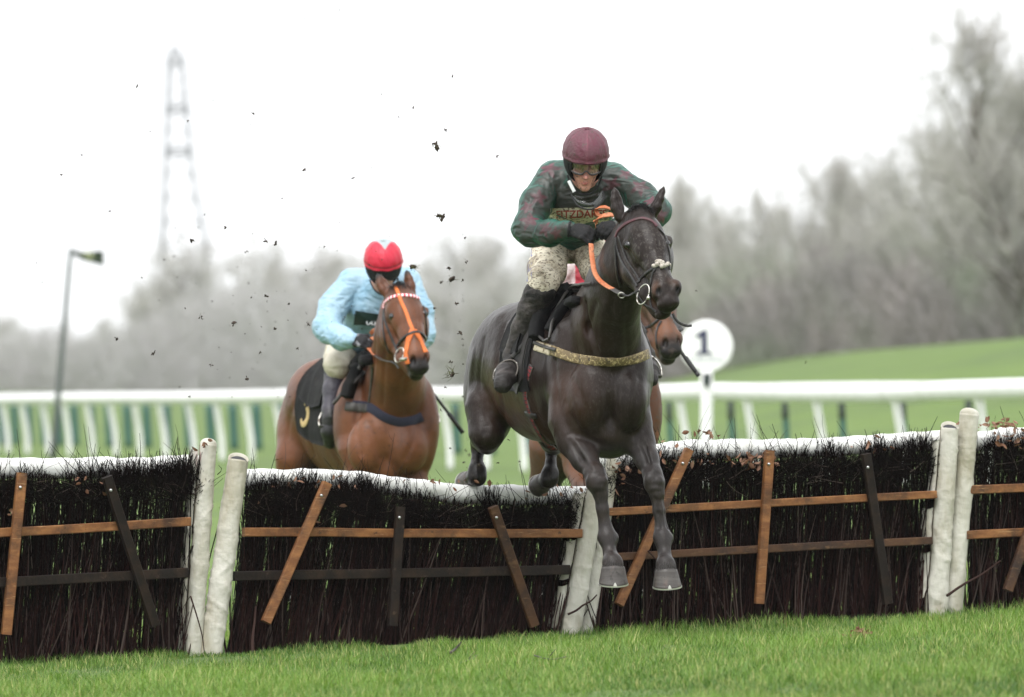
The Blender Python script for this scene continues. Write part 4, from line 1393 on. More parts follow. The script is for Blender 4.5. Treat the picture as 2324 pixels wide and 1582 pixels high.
# ---- leading horse ------------------------------------------------
H1_Y = 43.2
H1 = dict(
    relief=[(.014, .022, [(1258, 820), (1262, 880), (1274, 940), (1292, 980)]), (.010, .02, [(1300, 985), (1340, 1000), (1380, 1012)]),
            (.020, .030, [(1142, 742), (1130, 790), (1128, 850), (1138, 920), (1142, 960)]), (-.010, .022, [(1150, 738), (1142, 790), (1140, 840)]), (.009, .02, [(1098, 770), (1088, 840), (1090, 910), (1102, 980)]), (-.007, .03, [(1074, 800), (1066, 870), (1072, 950)]),
            (.010, .020, [(1352, 690), (1338, 740), (1336, 790), (1350, 820)]), (.010, .018, [(1392, 660), (1388, 720), (1386, 790), (1390, 815)]), (.008, .018, [(1424, 690), (1420, 740), (1424, 800)]), (-.006, .018, [(1372, 690), (1364, 750), (1366, 800)]),
            (.008, .014, [(1292, 1000), (1318, 1040), (1340, 1066)]), (-.005, .008, [(1306, 1000), (1328, 1035), (1346, 1062)]), (.008, .014, [(1456, 1000), (1466, 1040), (1474, 1066)]), (-.004, .007, [(1466, 990), (1474, 1030), (1482, 1064)]),
            (.012, .02, [(1300, 860), (1318, 900), (1330, 950), (1350, 985)]), (.012, .02, [(1452, 860), (1444, 905), (1436, 950), (1424, 985)]), (.007, .03, [(1250, 870), (1240, 930), (1250, 985)]),
            (-.0035, .006, [(1436, 585), (1452, 620), (1470, 650)]), (-.003, .005, [(1444, 575), (1466, 600), (1484, 640)]), (.006, .010, [(1432, 572), (1446, 596), (1462, 618)]), (.005, .012, [(1450, 530), (1456, 560), (1462, 590)]), (.004, .010, [(1496, 540), (1498, 570), (1498, 595)]),
            (-.003, .006, [(1280, 905), (1262, 950), (1256, 990)]), (-.0025, .006, [(1200, 900), (1220, 940), (1240, 960)]), (.006, .03, [(1210, 900), (1222, 950), (1246, 990)]), (.006, .03, [(1176, 920), (1190, 950), (1210, 985)])],
    axis=((1372, 900, 0.0), (1165, 850, 1.36)), headline=((1450, 500, -0.45), (1520, 690, -0.75)), headturn=0.25,
    prims=[
        ('s', [(1372, 850, 0.30, .235, .335), (1300, 846, 0.62, .275, .375), (1235, 848, 1.0, .27, .355)], 0.05),
        ('s', [(1240, 820, 0.95, .24, .30), (1175, 812, 1.28, .24, .27)], 0.09),
        ('e', (1318, 748, 0.52), (.10, .26, .18), 0.10),                       # withers
        ('e', (1192, 795, 1.18), (.225, .30, .235), 0.08),                     # croup
        ('e', (1112, 885, 1.34), (.128, .22, .305), 0.06),                     # near thigh
        ('e', (1262, 885, 1.30), (.128, .22, .305), 0.06),                     # far thigh
        ('c', [(1108, 930, 1.22, .125), (1104, 985, 1.16, .088), (1103, 1006, 1.2, .05)], 0.05),
        ('c', [(1103, 1000, 1.22, .06), (1088, 1000, 1.52, .046)], 0.04),
        ('c', [(1089, 996, 1.53, .05), (1085, 1018, 1.54, .034), (1082, 1048, 1.50, .028), (1083, 1066, 1.47, .042), (1082, 1082, 1.46, .046), (1074, 1086, 1.52, .044)], 0.02),
        ('c', [(1258, 930, 1.25, .12), (1256, 985, 1.2, .08), (1255, 1004, 1.3, .055), (1254, 1000, 1.5, .048)], 0.05),
        ('c', [(1254, 1000, 1.52, .046), (1251, 1025, 1.52, .03), (1249, 1052, 1.48, .027), (1248, 1074, 1.45, .042), (1246, 1088, 1.44, .044), (1238, 1090, 1.5, .042)], 0.02),
        # shoulders, chest
        ('e', (1290, 855, 0.22), (.115, .17, .30), 0.05),
        ('e', (1424, 850, 0.10), (.095, .16, .29), 0.05),
        ('e', (1338, 912, 0.02), (.112, .12, .165), 0.035),
        ('e', (1425, 908, -0.01), (.092, .12, .165), 0.035),
        ('e', (1380, 985, 0.12), (.145, .16, .125), 0.05),
        ('e', (1370, 870, 0.04), (.16, .12, .15), 0.06),
        ('-c', [(1394, 830, -0.14, .012), (1391, 900, -0.15, .016), (1388, 975, -0.11, .02)], 0.035),
        ('-c', [(1278, 925, -0.04, .01), (1300, 965, -0.03, .02)], 0.03),
        # neck
        ('s', [(1372, 800, 0.22, .185, .27), (1374, 735, 0.06, .155, .245), (1392, 665, -0.13, .128, .20), (1416, 600, -0.28, .105, .165), (1436, 545, -0.38, .088, .125), (1446, 512, -0.44, .07, .095)], 0.05),
        ('-c', [(1335, 690, -0.12, .008), (1340, 745, -0.1, .012), (1352, 800, -0.12, .008)], 0.05),
        # head
        ('s', [(1452, 507, -0.46, .073, .085), (1464, 540, -0.52, .092, .105), (1476, 572, -0.57, .088, .10), (1488, 612, -0.63, .062, .088), (1504, 655, -0.70, .055, .07), (1514, 682, -0.74, .05, .055)], 0.03, 1),
        ('eh', (1440, 598, -0.44), (.075, .13, .10), 0.04),                     # jowl
        ('eh', (1506, 588, -0.50), (.05, .12, .08), 0.04),
        ('c', [(1446, 625, -0.50, .062), (1470, 668, -0.60, .05), (1494, 706, -0.66, .042)], 0.035),
        ('eh', (1425, 553, -0.54), (.030, .034, .026), 0.02), ('eh', (1514, 549, -0.56), (.027, .034, .026), 0.02),
        ('eh', (1496, 660, -0.745), (.040, .048, .042), 0.022), ('eh', (1532, 655, -0.735), (.032, .046, .04), 0.022),
        ('eh', (1515, 690, -0.755), (.056, .034, .042), 0.02), ('eh', (1505, 712, -0.70), (.040, .026, .036), 0.016),
        ('-eh', (1494, 661, -0.80), (.018, .028, .028), 0.01), ('-eh', (1538, 657, -0.785), (.010, .026, .028), 0.01),
        ('-c', [(1484, 700, -0.76, .004), (1512, 706, -0.80, .005), (1534, 697, -0.76, .004)], 0.014),
        ('-c', [(1452, 600, -0.585, .004), (1474, 650, -0.69, .005)], 0.03),
        ('ear', (1404, 488, -0.42), (1393, 424, -0.40), .034, (0.5, -1, 0.1)),
        ('ear', (1482, 484, -0.44), (1507, 423, -0.42), .034, (-1.0, -0.45, 0.1)),
        # forelegs
        ('c', [(1296, 900, .14, .115), (1292, 955, .12, .10), (1302, 1000, .08, .078), (1326, 1040, 0.0, .062), (1345, 1068, -.06, .052)], 0.05),
        ('-c', [(1358, 1130, -.135, .004), (1364, 1165, -.135, .004), (1370, 1200, -.135, .004)], 0.016), ('-c', [(1376, 1130, -.12, .004), (1382, 1165, -.12, .004), (1386, 1200, -.12, .004)], 0.016),
        ('c', [(1350, 1076, -.08, .056), (1355, 1096, -.10, .054), (1362, 1118, -.10, .038), (1367, 1155, -.10, .031), (1373, 1196, -.10, .032), (1377, 1216, -.11, .043), (1379, 1228, -.12, .041), (1384, 1256, -.15, .032), (1389, 1276, -.19, .048), (1391, 1284, -.20, .052)], 0.018),
        ('e', (1346, 1085, -.125), (.030, .022, .026), 0.015), ('e', (1366, 1090, -.13), (.024, .020, .024), 0.012), ('e', (1352, 1070, -.115), (.034, .02, .014), 0.012), ('e', (1358, 1106, -.135), (.032, .02, .012), 0.012),
        ('e', (1364, 1220, -.10), (.020, .03, .026), 0.012), ('e', (1394, 1221, -.10), (.020, .03, .026), 0.012),
        ('c', [(1430, 905, .10, .085), (1438, 960, .10, .082), (1452, 1005, .06, .068), (1467, 1042, -.01, .056), (1478, 1068, -.06, .047)], 0.05),
        ('c', [(1481, 1078, -.08, .052), (1485, 1098, -.09, .050), (1490, 1120, -.10, .036), (1495, 1159, -.10, .030), (1500, 1198, -.10, .031), (1503, 1216, -.11, .042), (1505, 1229, -.12, .040), (1508, 1258, -.15, .031), (1510, 1280, -.19, .047), (1511, 1290, -.20, .050)], 0.018),
        ('e', (1476, 1086, -.12), (.028, .022, .026), 0.015), ('e', (1494, 1091, -.125), (.022, .020, .024), 0.012), ('e', (1481, 1071, -.11), (.032, .02, .014), 0.012), ('e', (1488, 1108, -.125), (.030, .02, .012), 0.012),
        ('e', (1491, 1221, -.10), (.020, .03, .026), 0.012), ('e', (1519, 1222, -.10), (.020, .03, .026), 0.012),
        ('-c', [(1487, 1132, -.13, .004), (1493, 1165, -.13, .004), (1497, 1200, -.13, .004)], 0.016), ('-c', [(1505, 1132, -.115, .004), (1510, 1165, -.115, .004), (1514, 1200, -.115, .004)], 0.016),
        ('-c', [(1300, 1010, -.05, .006), (1322, 1045, -.07, .006)], 0.03), ('-c', [(1462, 1010, -.03, .006), (1474, 1050, -.07, .006)], 0.03),
        ('e', (1142, 736, 1.06), (.03, .05, .04), 0.06),
    ])
h1 = Horse(H1_Y, H1, 0.007)
px1 = lambda u, v, dy: P(u, v, H1_Y + dy)
V = h1.V
zk = px1(1350, 1085, -.08)[2]
att = dict(
    grey=np.clip(sm((px1(1300, 985, 0)[2] - V[:, 2]) / 0.12) * (V[:, 1] < H1_Y + 0.7), 0, 1) * 0.9,
    brown=np.clip(0.9 * smask(V, px1(1210, 950, .75), 0.45, 0.1) + 0.55 * smask(V, px1(1275, 900, 0.0), 0.28, 0.1) + 0.35 * smask(V, px1(1345, 720, 0.0), 0.3, 0.1) + 0.7 * smask(V, px1(1138, 890, 1.0), 0.25, 0.1), 0, 1),
    tan=np.clip(smask(V, px1(1478, 650, -.78), 0.06, 0.2) + 0.6 * smask(V, px1(1478, 690, -.7), 0.06, 0.2) + 0.5 * smask(V, px1(1530, 635, -.76), 0.05, 0.2), 0, 1) * 0.75,
    flecks=np.clip(smask(V, px1(1470, 580, -.6), 0.24, 0.2) * (fbm(V * 120, 9, 3) > 0.42) + smask(V, px1(1500, 630, -.7), 0.12, 0.2) * (fbm(V * 150, 12, 3) > 0.5) + 0.5 * smask(V, px1(1360, 900, -.1), 0.3, 0.1) * (fbm(V * 70, 14, 3) > 0.75), 0, 1),
    black=np.clip(0.8 * sm((px1(1100, 1010, 1.4)[2] - V[:, 2]) / 0.05) * (V[:, 1] > H1_Y + 1.0) + smask(V, px1(1496, 662, -.775), 0.028, 0.5) + smask(V, px1(1537, 657, -.765), 0.022, 0.5) + 0.6 * smask(V, px1(1514, 700, -.75), 0.07, 0.3), 0, 1))
lead = thing("horse", "dark brown racehorse in mid leap over the hurdle, orange reins", "horse", tuple(px1(1300, 1330, 0.5)), "racehorses")
add_mesh("body", h1.V, h1.F, m_dark_coat, lead, attrs=att)
for (c, b, r0, r1_, f) in [((1391, 1283, -.20), (1391, 1323, -.185), .058, .0735, (0.1, -1, 0)), ((1511, 1290, -.20), (1512.5, 1329, -.185), .056, .0725, (0.15, -1, 0)),
                           ((1074, 1084, 1.53), (1056, 1090, 1.63), .048, .060, (0.2, -0.2, -1)), ((1238, 1089, 1.51), (1222, 1096, 1.61), .046, .058, (0.2, -0.2, -1))]:
    (hv_, hf_), (sv_, sf_) = hoof_mesh(px1(*c), px1(*b), r0, r1_, np.array(f, float))
    hf_o = add_mesh("hoof", hv_, hf_, m_hoof, lead)
    add_mesh("horseshoe", sv_, sf_, m_shoe, hf_o, smooth=False)

def hair_ring(root, c, r, L, n, seed, mat, fw=(0, -1, 0)):
    g = np.random.default_rng(seed)
    a = g.uniform(0, 2 * np.pi, n)
    z = g.uniform(0.0, 0.045, n)
    rt = c + np.stack([np.cos(a) * r, np.sin(a) * r, z], -1) * (1 - 0.25 * z[:, None] / 0.045 * np.array((1, 1, 0)))
    d = np.stack([np.cos(a) * 0.35, np.sin(a) * 0.35, -np.ones(n)], -1)
    d = unit(d + g.normal(0, 0.15, (n, 3)))
    t = np.linspace(0, 1, 3)
    pth = rt[:, None] + d[:, None] * (g.uniform(0.5, 1.1, n)[:, None] * L * t)[..., None]
    v, f = tubes(pth, np.linspace(1, 0.4, 3)[None] * np.full((n, 1), 0.0011), 3)
    return add_mesh("coronet_hair", v, f, mat, root)
m_lhair = M("grey_leg_hair", (0.05, 0.045, 0.044), rough=0.7)
hair_ring(lead, px1(1391, 1285, -.20), .053, .026, 420, 3, m_lhair)
hair_ring(lead, px1(1511, 1292, -.20), .051, .026, 420, 4, m_lhair)

def eyes(H, pts, root, r=0.021):
    for u, v in pts:
        hit = H.surf.px(u, v)
        if hit is None:
            continue
        c = hit[0] - hit[1] * r * 0.55
        sc = Sculpt()
        sc.ell(c, (r, r, r), None, 0.001)
        v_, f_ = sc.mesh(0.004)
        e = add_mesh("eye", v_, f_, m_eye, root)
        # upper lid fold
        a = np.linspace(-0.2, math.pi + 0.2, 16)
        n = hit[1]
        sd = unit(np.cross(n, (0, 0, 1)))
        up = np.cross(sd, n)
        pts_ = c + n * r * 0.35 + (np.cos(a)[:, None] * sd * 1.05 + np.sin(a)[:, None] * up * 0.78) * r
        v_, f_ = tubes(pts_[None], np.full((1, 16), 0.0055), 6, True)
        add_mesh("eyelid", v_, f_, m_mane, e)
eyes(h1, [(1424, 556), (1515.5, 552)], lead)

def hairs(name, roots, dirs, L, root, r, mat=m_mane, rad=0.0016, droop=0.3, seed=1):
    g = np.random.default_rng(seed)
    n = len(roots)
    L = L * g.uniform(0.6, 1.15, n)
    d = unit(dirs + g.normal(0, r, (n, 3)))
    t = np.linspace(0, 1, 5)
    pth = roots[:, None] + d[:, None] * (L[:, None] * t)[..., None] - np.array((0, 0, 1.0)) * (droop * L[:, None] * t ** 2)[..., None]
    v, f = tubes(pth, np.linspace(1, 0.4, 5)[None] * np.full((n, 1), rad), 3)
    return add_mesh(name, v, f, mat, root)

# crest line of the neck: short plaited mane
def mane(H, pts, root, n=900, L=0.05, seed=3):
    c = crom([H.p(q) for q in pts], 60)
    g = np.random.default_rng(seed)
    rt = []
    for i in g.integers(0, 60, n):
        q, nn = H.surf.near(c[i] + g.normal(0, 0.012, 3))
        rt.append(q)
    rt = np.array(rt)
    return hairs("mane", rt, np.array((0, 0.25, 1.0)) + 0 * rt, L, root, 0.5, droop=0.6, seed=seed)
mane(h1, [(1446, 478, -0.40), (1425, 520, -0.18), (1395, 580, 0.02), (1360, 640, 0.3)], lead)
g = np.random.default_rng(8)
fr = np.array([h1.surf.near(px1(1452 + g.normal(0, 9), 482 + g.normal(0, 5), -0.47))[0] for _ in range(240)])
hairs("forelock", fr, np.array((0.1, -0.6, 0.5)) + 0 * fr, 0.045, lead, 0.45, droop=0.5, seed=4)
tl_ = [px1(1200, 760, 1.46), px1(1205, 800, 1.62), px1(1208, 880, 1.70), px1(1206, 960, 1.72)]
v, f = tube(tl_, [0.03, 0.045, 0.05, 0.02], 24, 12)
add_mesh("tail", v, f, m_mane, lead)

# tack of the leading horse
def bridle_part(name, H, pts, w, mat, root, **kw):
    return strap(name, H.surf, pts, w, mat, root, **kw)
bb = bridle_part("browband", h1, [(1396, 538), (1404, 522), (1424, 506), (1456, 496), (1480, 503), (1490, 514)], 0.017, m_maroon, lead)
ck = bridle_part("cheek_strap", h1, [(1397, 540), (1400, 566), (1412, 596), (1432, 628), (1446, 650)], 0.016, m_leather, lead)
bridle_part("cheek_strap", h1, [(1403, 536), (1412, 562), (1426, 596), (1444, 624), (1452, 640)], 0.008, m_leather, lead)
bridle_part("throat_latch", h1, [(1397, 556), (1399, 590), (1402, 625), (1408, 650)], 0.012, m_leather, lead, lift=0.004)
bridle_part("noseband", h1, [(1446, 642), (1456, 630), (1472, 616), (1488, 606), (1502, 601), (1516, 602), (1519, 612)], 0.015, m_leather, lead)
bridle_part("noseband", h1, [(1490, 606), (1481, 620), (1477, 645), (1475, 668), (1476, 690), (1484, 708)], 0.011, m_leather, lead)
bridle_part("chin_strap", h1, [(1448, 672), (1462, 690), (1476, 698), (1490, 708)], 0.012, m_leather, lead)
bridle_part("cheek_strap", h1, [(1492, 516), (1510, 540), (1518, 575), (1520, 600)], 0.012, m_leather, lead)
# sheepskin knot on the nose
sc = Sculpt()
g = np.random.default_rng(2)
for i in range(34):
    u, v = 1498 + g.normal(0, 8), 600 + g.normal(0, 4)
    hit = h1.surf.px(u + (6 if i % 2 else 0), v)
    if hit is not None:
        sc.ell(hit[0] + hit[1] * g.uniform(0.0, 0.016), np.array((1, 1, 1)) * g.uniform(0.006, 0.011), None, 0.004)
v, f = sc.mesh(0.003)
add_mesh("sheepskin_knot", v, f, m_sheep, lead)
# bit ring and rein
rc = px1(1459, 668, -0.735)
v, f = ring_loop(rc, np.array((0.82, -0.55, 0.0)), np.array((0.25, 0.1, 0.96)), 0.034, 0.052, 0.0032)
bit = add_mesh("bit_ring", v, f, m_steel, lead)
sc = Sculpt(); sc.ell(px1(1471, 676, -0.765), (0.010,) * 3, None, 0.001); v, f = sc.mesh(0.003)
add_mesh("bit_stud", v, f, m_steel, bit)
rein_or = [(1341, 553, -0.16), (1342, 575, -0.2), (1345, 598, -0.25), (1349, 618, -0.3), (1360, 636, -0.36), (1378, 650, -0.44), (1390, 656, -0.5)]
def rein(pts, w, th, mat, nm="rein", root=lead, YB=H1_Y, nr=(0.25, -1, 0.25), n=50):
    c = crom([P(q[0], q[1], YB + q[2]) for q in pts], n)
    v, f = ribbon(c, np.array(nr, float) + 0 * c, w, th, 0.003)
    return add_mesh(nm, v, f, mat, root)
rn = rein(rein_or, 0.026, 0.005, m_orange)
rein([(1388, 655, -0.49), (1396, 660, -0.53), (1410, 667, -0.6)], 0.027, 0.005, m_leather_g, "rein_end", rn)
rein([(1409, 666, -0.60), (1424, 671, -0.66), (1440, 664, -0.72), (1449, 660, -0.74)], 0.010, 0.004, m_leather, "rein_end", rn)
v, f = ring_loop(px1(1410, 670, -0.61), np.array((1, 0, -0.2)), np.array((0.2, -0.4, 0.9)), 0.016, 0.014, 0.003)
add_mesh("rein_buckle", v, f, m_steel, rn)
rein([(1351, 514, -0.10), (1352, 500, -0.14), (1362, 492, -0.18), (1378, 488, -0.2), (1392, 489, -0.18), (1402, 500, -0.1)], 0.028, 0.005, m_orange, "rein", nr=(0.1, -0.75, 0.6))
rein([(1352, 480, -0.0), (1356, 472, -0.05), (1372, 470, -0.08), (1384, 474, -0.06)], 0.02, 0.004, m_orange, "rein", nr=(0.1, -0.75, 0.6))
rein([(1353, 480, 0.0), (1358, 488, -0.02), (1372, 492, -0.05)], 0.02, 0.004, m_orange, "rein", nr=(0.1, -0.75, 0.6))
# far-side rein
rein([(1420, 560, -0.05), (1470, 640, -0.3), (1530, 690, -0.62)], 0.014, 0.004, m_leather, "rein")
# the loose end hanging by the chin
rein([(1526, 712, -0.60), (1531, 722, -0.6), (1540, 732, -0.6), (1556, 739, -0.58), (1569, 739, -0.58)], 0.012, 0.005, m_leather, "rein_end", rn)

bg = strap("breast_girth", h1.surf, [(1216, 783), (1250, 794), (1300, 812), (1350, 819), (1395, 821), (1430, 817), (1452, 811), (1470, 803)], 0.05, m_gold, lead, th=0.006)
strap("breast_girth_end", h1.surf, [(1217, 785), (1232, 790), (1250, 796)], 0.052, m_cream, bg, th=0.012)
strap("buckle_tab", h1.surf, [(1216, 779), (1240, 788), (1264, 795)], 0.018, m_leather_g, bg, th=0.018)
gp = [(1206, 830), (1196, 862), (1192, 895), (1200, 930), (1212, 962), (1232, 996), (1256, 1020)]
v, f = strap_geo(h1.surf, gp, 0.042, 0.006, 70)
st = np.tile(np.array([0, 0.0, 0.8, 0, 0.0, 0]), len(v) // 6) * ((np.arange(len(v)) // 6 * 7 % 11) > 3)
pl = np.tile(np.array([0, 1.0, 0, 0, 1.0, 0]), len(v) // 6) * (np.arange(len(v)) // 6 % 9 < 7) * 0.5
gi = add_mesh("girth", v, f, m_girth, lead, attrs=dict(stripe=st, pale=pl))
strap("girth_keeper", h1.surf, [(1194, 938), (1205, 942), (1218, 944)], 0.03, m_leather, gi, th=0.008)

# saddle and cloths, laid over the back
A, B = px1(1318, 850, 0.55), px1(1235, 850, 1.02)
cl = wrap_sheet(h1.surf, A, B, h1.l, np.linspace(-0.05, 0.70, 20), lambda t: (-1.86 + 0.1 * max(0, t - 0.5), 1.86), 0.004, 0.007)
add_mesh("saddle_cloth", cl[0], cl[1], m_black, lead)
fl = wrap_sheet(h1.surf, A, B, h1.l, np.linspace(0.02, 0.42, 12), lambda t: (-1.9 + 1.2 * abs(t - 0.24), 1.9 - 1.2 * abs(t - 0.24)), 0.012, 0.008)
add_mesh("saddle_flap", fl[0], fl[1], m_flapm, lead)
sd = wrap_sheet(h1.surf, A, B, h1.l, np.linspace(0.12, 0.62, 16), lambda t: (-1.25 + 0.5 * (t - 0.3) ** 2, 1.25 - 0.5 * (t - 0.3) ** 2), 0.022, 0.022)
add_mesh("saddle", sd[0], sd[1], m_black, lead)
strap("knee_roll", h1.surf, [(1296, 670), (1280, 676), (1258, 692), (1240, 716), (1228, 748), (1226, 772)], 0.055, m_black, lead, th=0.045, sink=0.03, lift=0.02)
strap("knee_roll", h1.surf, [(1316, 682), (1302, 690), (1282, 706), (1264, 732), (1252, 756)], 0.04, m_black, lead, th=0.032, sink=0.03, lift=0.012)
strap("martingale_strap", h1.surf, [(1352, 644), (1330, 648), (1302, 662), (1282, 690), (1268, 720), (1262, 750), (1258, 772)], 0.014, m_leather_g, lead, th=0.006, lift=0.03)
strap("martingale_strap", h1.surf, [(1228, 725), (1226, 748), (1232, 768), (1246, 777), (1256, 774)], 0.013, m_leather_g, lead, th=0.006, lift=0.03)

# ---- bay horse behind ------------------------------------------------
H2_Y = 52.0
H2 = dict(
    relief=[(.014, .022, [(812, 925), (808, 975), (820, 1030)]), (.012, .02, [(852, 760), (848, 830), (838, 890)]), (.010, .018, [(876, 760), (872, 830), (868, 920)]), (.010, .02, [(918, 860), (916, 910), (922, 940)]),
            (.012, .02, [(836, 960), (850, 1000), (862, 1040)]), (.012, .02, [(950, 960), (936, 1005), (920, 1040)]), (.016, .03, [(716, 860), (704, 920), (700, 980), (712, 1030)]), (.009, .025, [(672, 900), (656, 960), (650, 1030)]), (.008, .03, [(740, 980), (760, 1030), (780, 1060)]),
            (.007, .012, [(884, 735), (900, 765), (916, 790)]), (-.003, .006, [(892, 740), (912, 775), (928, 805)]), (.006, .014, [(908, 690), (912, 715), (918, 745)]), (.005, .012, [(948, 700), (950, 725), (950, 750)])],
    axis=((880, 1000, 0.0), (735, 940, 1.35)), headline=((908, 665, -0.5), (948, 830, -0.8)), headturn=0.2,
    prims=[
        ('s', [(880, 968, 0.32, .25, .345), (830, 960, 0.70, .285, .375), (785, 958, 1.1, .28, .36)], 0.05),
        ('s', [(790, 925, 1.0, .24, .30), (745, 920, 1.32, .24, .27)], 0.09),
        ('e', (850, 880, 0.6), (.10, .26, .14), 0.10),
        ('e', (735, 902, 1.30), (.225, .30, .23), 0.08),
        ('e', (686, 992, 1.46), (.155, .22, .33), 0.06),
        ('e', (800, 992, 1.42), (.14, .22, .32), 0.06),
        ('c', [(672, 1040, 1.4, .13), (660, 1120, 1.5, .085), (655, 1170, 1.85, .055)], 0.05),
        ('c', [(655, 1170, 1.87, .05), (658, 1215, 1.75, .032), (662, 1270, 1.6, .03), (664, 1290, 1.57, .044), (664, 1318, 1.5, .034), (664, 1334, 1.46, .05)], 0.02),
        ('c', [(800, 1040, 1.3, .13), (790, 1120, 1.2, .08), (785, 1165, 1.5, .055), (785, 1220, 1.35, .032), (786, 1280, 1.2, .03), (786, 1300, 1.15, .044), (786, 1325, 1.1, .034), (786, 1340, 1.06, .05)], 0.04),
        ('e', (800, 960, 0.25), (.115, .17, .30), 0.05),
        ('e', (958, 965, 0.12), (.095, .17, .29), 0.05),
        ('e', (836, 1015, 0.02), (.13, .12, .17), 0.035),
        ('e', (925, 1012, -0.02), (.125, .12, .17), 0.035),
        ('e', (882, 1065, 0.12), (.15, .16, .12), 0.05),
        ('e', (885, 975, 0.04), (.19, .13, .16), 0.06),
        ('-c', [(884, 960, -0.13, .010), (882, 1010, -0.14, .014), (880, 1070, -0.1, .018)], 0.035),
        ('s', [(896, 925, 0.20, .195, .27), (898, 872, 0.04, .165, .245), (897, 815, -0.16, .135, .20), (897, 760, -0.32, .112, .165), (900, 712, -0.42, .092, .125), (905, 682, -0.48, .072, .095)], 0.05),
        ('s', [(908, 676, -0.50, .08, .085), (916, 702, -0.55, .105, .11), (926, 726, -0.60, .10, .105), (934, 764, -0.68, .072, .09), (942, 806, -0.76, .062, .072), (947, 828, -0.79, .056, .056)], 0.03, 1),
        ('eh', (893, 752, -0.48), (.085, .13, .10), 0.04),
        ('eh', (955, 742, -0.50), (.05, .12, .08), 0.04),
        ('c', [(903, 775, -0.52, .066), (922, 815, -0.64, .054), (940, 846, -0.72, .044)], 0.035),
        ('eh', (888, 717, -0.57), (.032, .036, .028), 0.02), ('eh', (963, 709, -0.59), (.03, .036, .028), 0.02),
        ('eh', (937, 816, -0.79), (.042, .05, .044), 0.022), ('eh', (963, 810, -0.78), (.034, .048, .042), 0.022),
        ('eh', (951, 838, -0.80), (.060, .036, .044), 0.02), ('eh', (944, 853, -0.745), (.044, .028, .038), 0.016),
        ('-eh', (937, 818, -0.845), (.017, .028, .028), 0.01), ('-eh', (966, 811, -0.83), (.010, .026, .028), 0.01),
        ('-c', [(928, 846, -0.81, .004), (948, 850, -0.85, .005), (964, 843, -0.81, .004)], 0.014),
        ('ear', (879, 668, -0.46), (855, 621, -0.42), .038, (0.45, -1, 0.1)),
        ('ear', (933, 661, -0.47), (922, 613, -0.44), .038, (-0.9, -0.6, 0.1)),
        ('c', [(812, 1020, .18, .12), (820, 1085, .15, .085), (826, 1130, -.05, .06), (830, 1160, -.12, .055), (834, 1190, -.05, .038), (838, 1230, .1, .031), (840, 1250, .15, .043), (842, 1275, .2, .033), (842, 1292, .24, .05)], 0.03),
        ('c', [(940, 1020, .12, .115), (938, 1085, .1, .08), (936, 1140, .0, .056), (935, 1170, -.02, .054), (934, 1200, -.03, .037), (933, 1260, -.06, .031), (933, 1280, -.07, .043), (933, 1308, -.1, .032), (933, 1325, -.13, .05)], 0.03),
    ])
h2 = Horse(H2_Y, H2, 0.0085)
px2 = lambda u, v, dy: P(u, v, H2_Y + dy)
V = h2.V
att2 = dict(
    grey=np.clip(sm((px2(880, 1085, 0)[2] - V[:, 2]) / 0.2) + 0.85 * smask(V, px2(735, 1075, 1.35), 0.28, 0.3) * (V[:, 0] > px2(668, 1000, 1.4)[0]), 0, 1),
    brown=np.clip(0.9 * smask(V, px2(840, 1000, 0.0), 0.35, 0.1) + 0.8 * smask(V, px2(935, 800, -.75), 0.12, 0.2) + 0.6 * smask(V, px2(660, 980, 1.4), 0.3, 0.1), 0, 1),
    tan=0.8 * smask(V, px2(925, 790, -.75), 0.07, 0.2),
    black=np.clip(smask(V, px2(948, 836, -.79), 0.115, 0.55) + smask(V, px2(855, 624, -.42), 0.06, 0.3) + smask(V, px2(922, 615, -.44), 0.06, 0.3) + 0.6 * smask(V, px2(888, 717, -.6), 0.05, 0.4), 0, 1))

def second_horse(root, coat, hh, cp):
    """tack and body of a bay; cp turns world points of the first bay into this one's"""
    add_mesh("body", cp(h2.V), h2.F, coat, root, attrs=att2)
    for (c, b, r0, r1_, f) in [((842, 1292, .24), (843, 1318, .26), .056, .070, (0.1, -1, 0)), ((933, 1325, -.13), (933, 1354, -.15), .056, .070, (0.1, -1, 0)),
                               ((664, 1334, 1.46), (664, 1360, 1.44), .054, .066, (0.3, -1, 0)), ((786, 1340, 1.06), (786, 1366, 1.04), .054, .066, (0.3, -1, 0))]:
        (hv_, hf_), (sv_, sf_) = hoof_mesh(px2(*c), px2(*b), r0, r1_, np.array(f, float))
        ho_ = add_mesh("hoof", cp(hv_), hf_, m_hoof, root)
        add_mesh("horseshoe", cp(sv_), sf_, m_shoe, ho_, smooth=False)

ident = lambda v: v
bay = thing("horse", "bay racehorse galloping up behind, orange strap down its face", "horse", tuple(px2(830, 1360, 0.6)), "racehorses")
second_horse(bay, m_bay, h2, ident)
eyes(h2, [(887, 719), (965, 710)], bay, 0.022)
mane(h2, [(905, 652, -0.46), (890, 690, -0.2), (878, 750, 0.05), (865, 820, 0.4)], bay, seed=5)
fr = np.array([h2.surf.near(px2(906 + g.normal(0, 8), 656 + g.normal(0, 5), -0.52))[0] for _ in range(200)])
hairs("forelock", fr, np.array((0.1, -0.6, 0.5)) + 0 * fr, 0.06, bay, 0.4, droop=0.6, seed=6)
v, f = tube([px2(735, 880, 1.5), px2(728, 930, 1.72), px2(726, 1010, 1.85), px2(724, 1090, 1.9)], [0.03, 0.05, 0.055, 0.02], 24, 12)
add_mesh("tail", v, f, m_mane, bay)
v, f = strap_geo(h2.surf, [(870, 700), (874, 688), (888, 676), (910, 671), (934, 672), (950, 678)], 0.022, 0.006, 84)
add_mesh("browband", v, f, m_redwhite, bay, attrs=dict(stripe=(np.arange(len(v)) // 6 % 6 < 3).astype(float)))
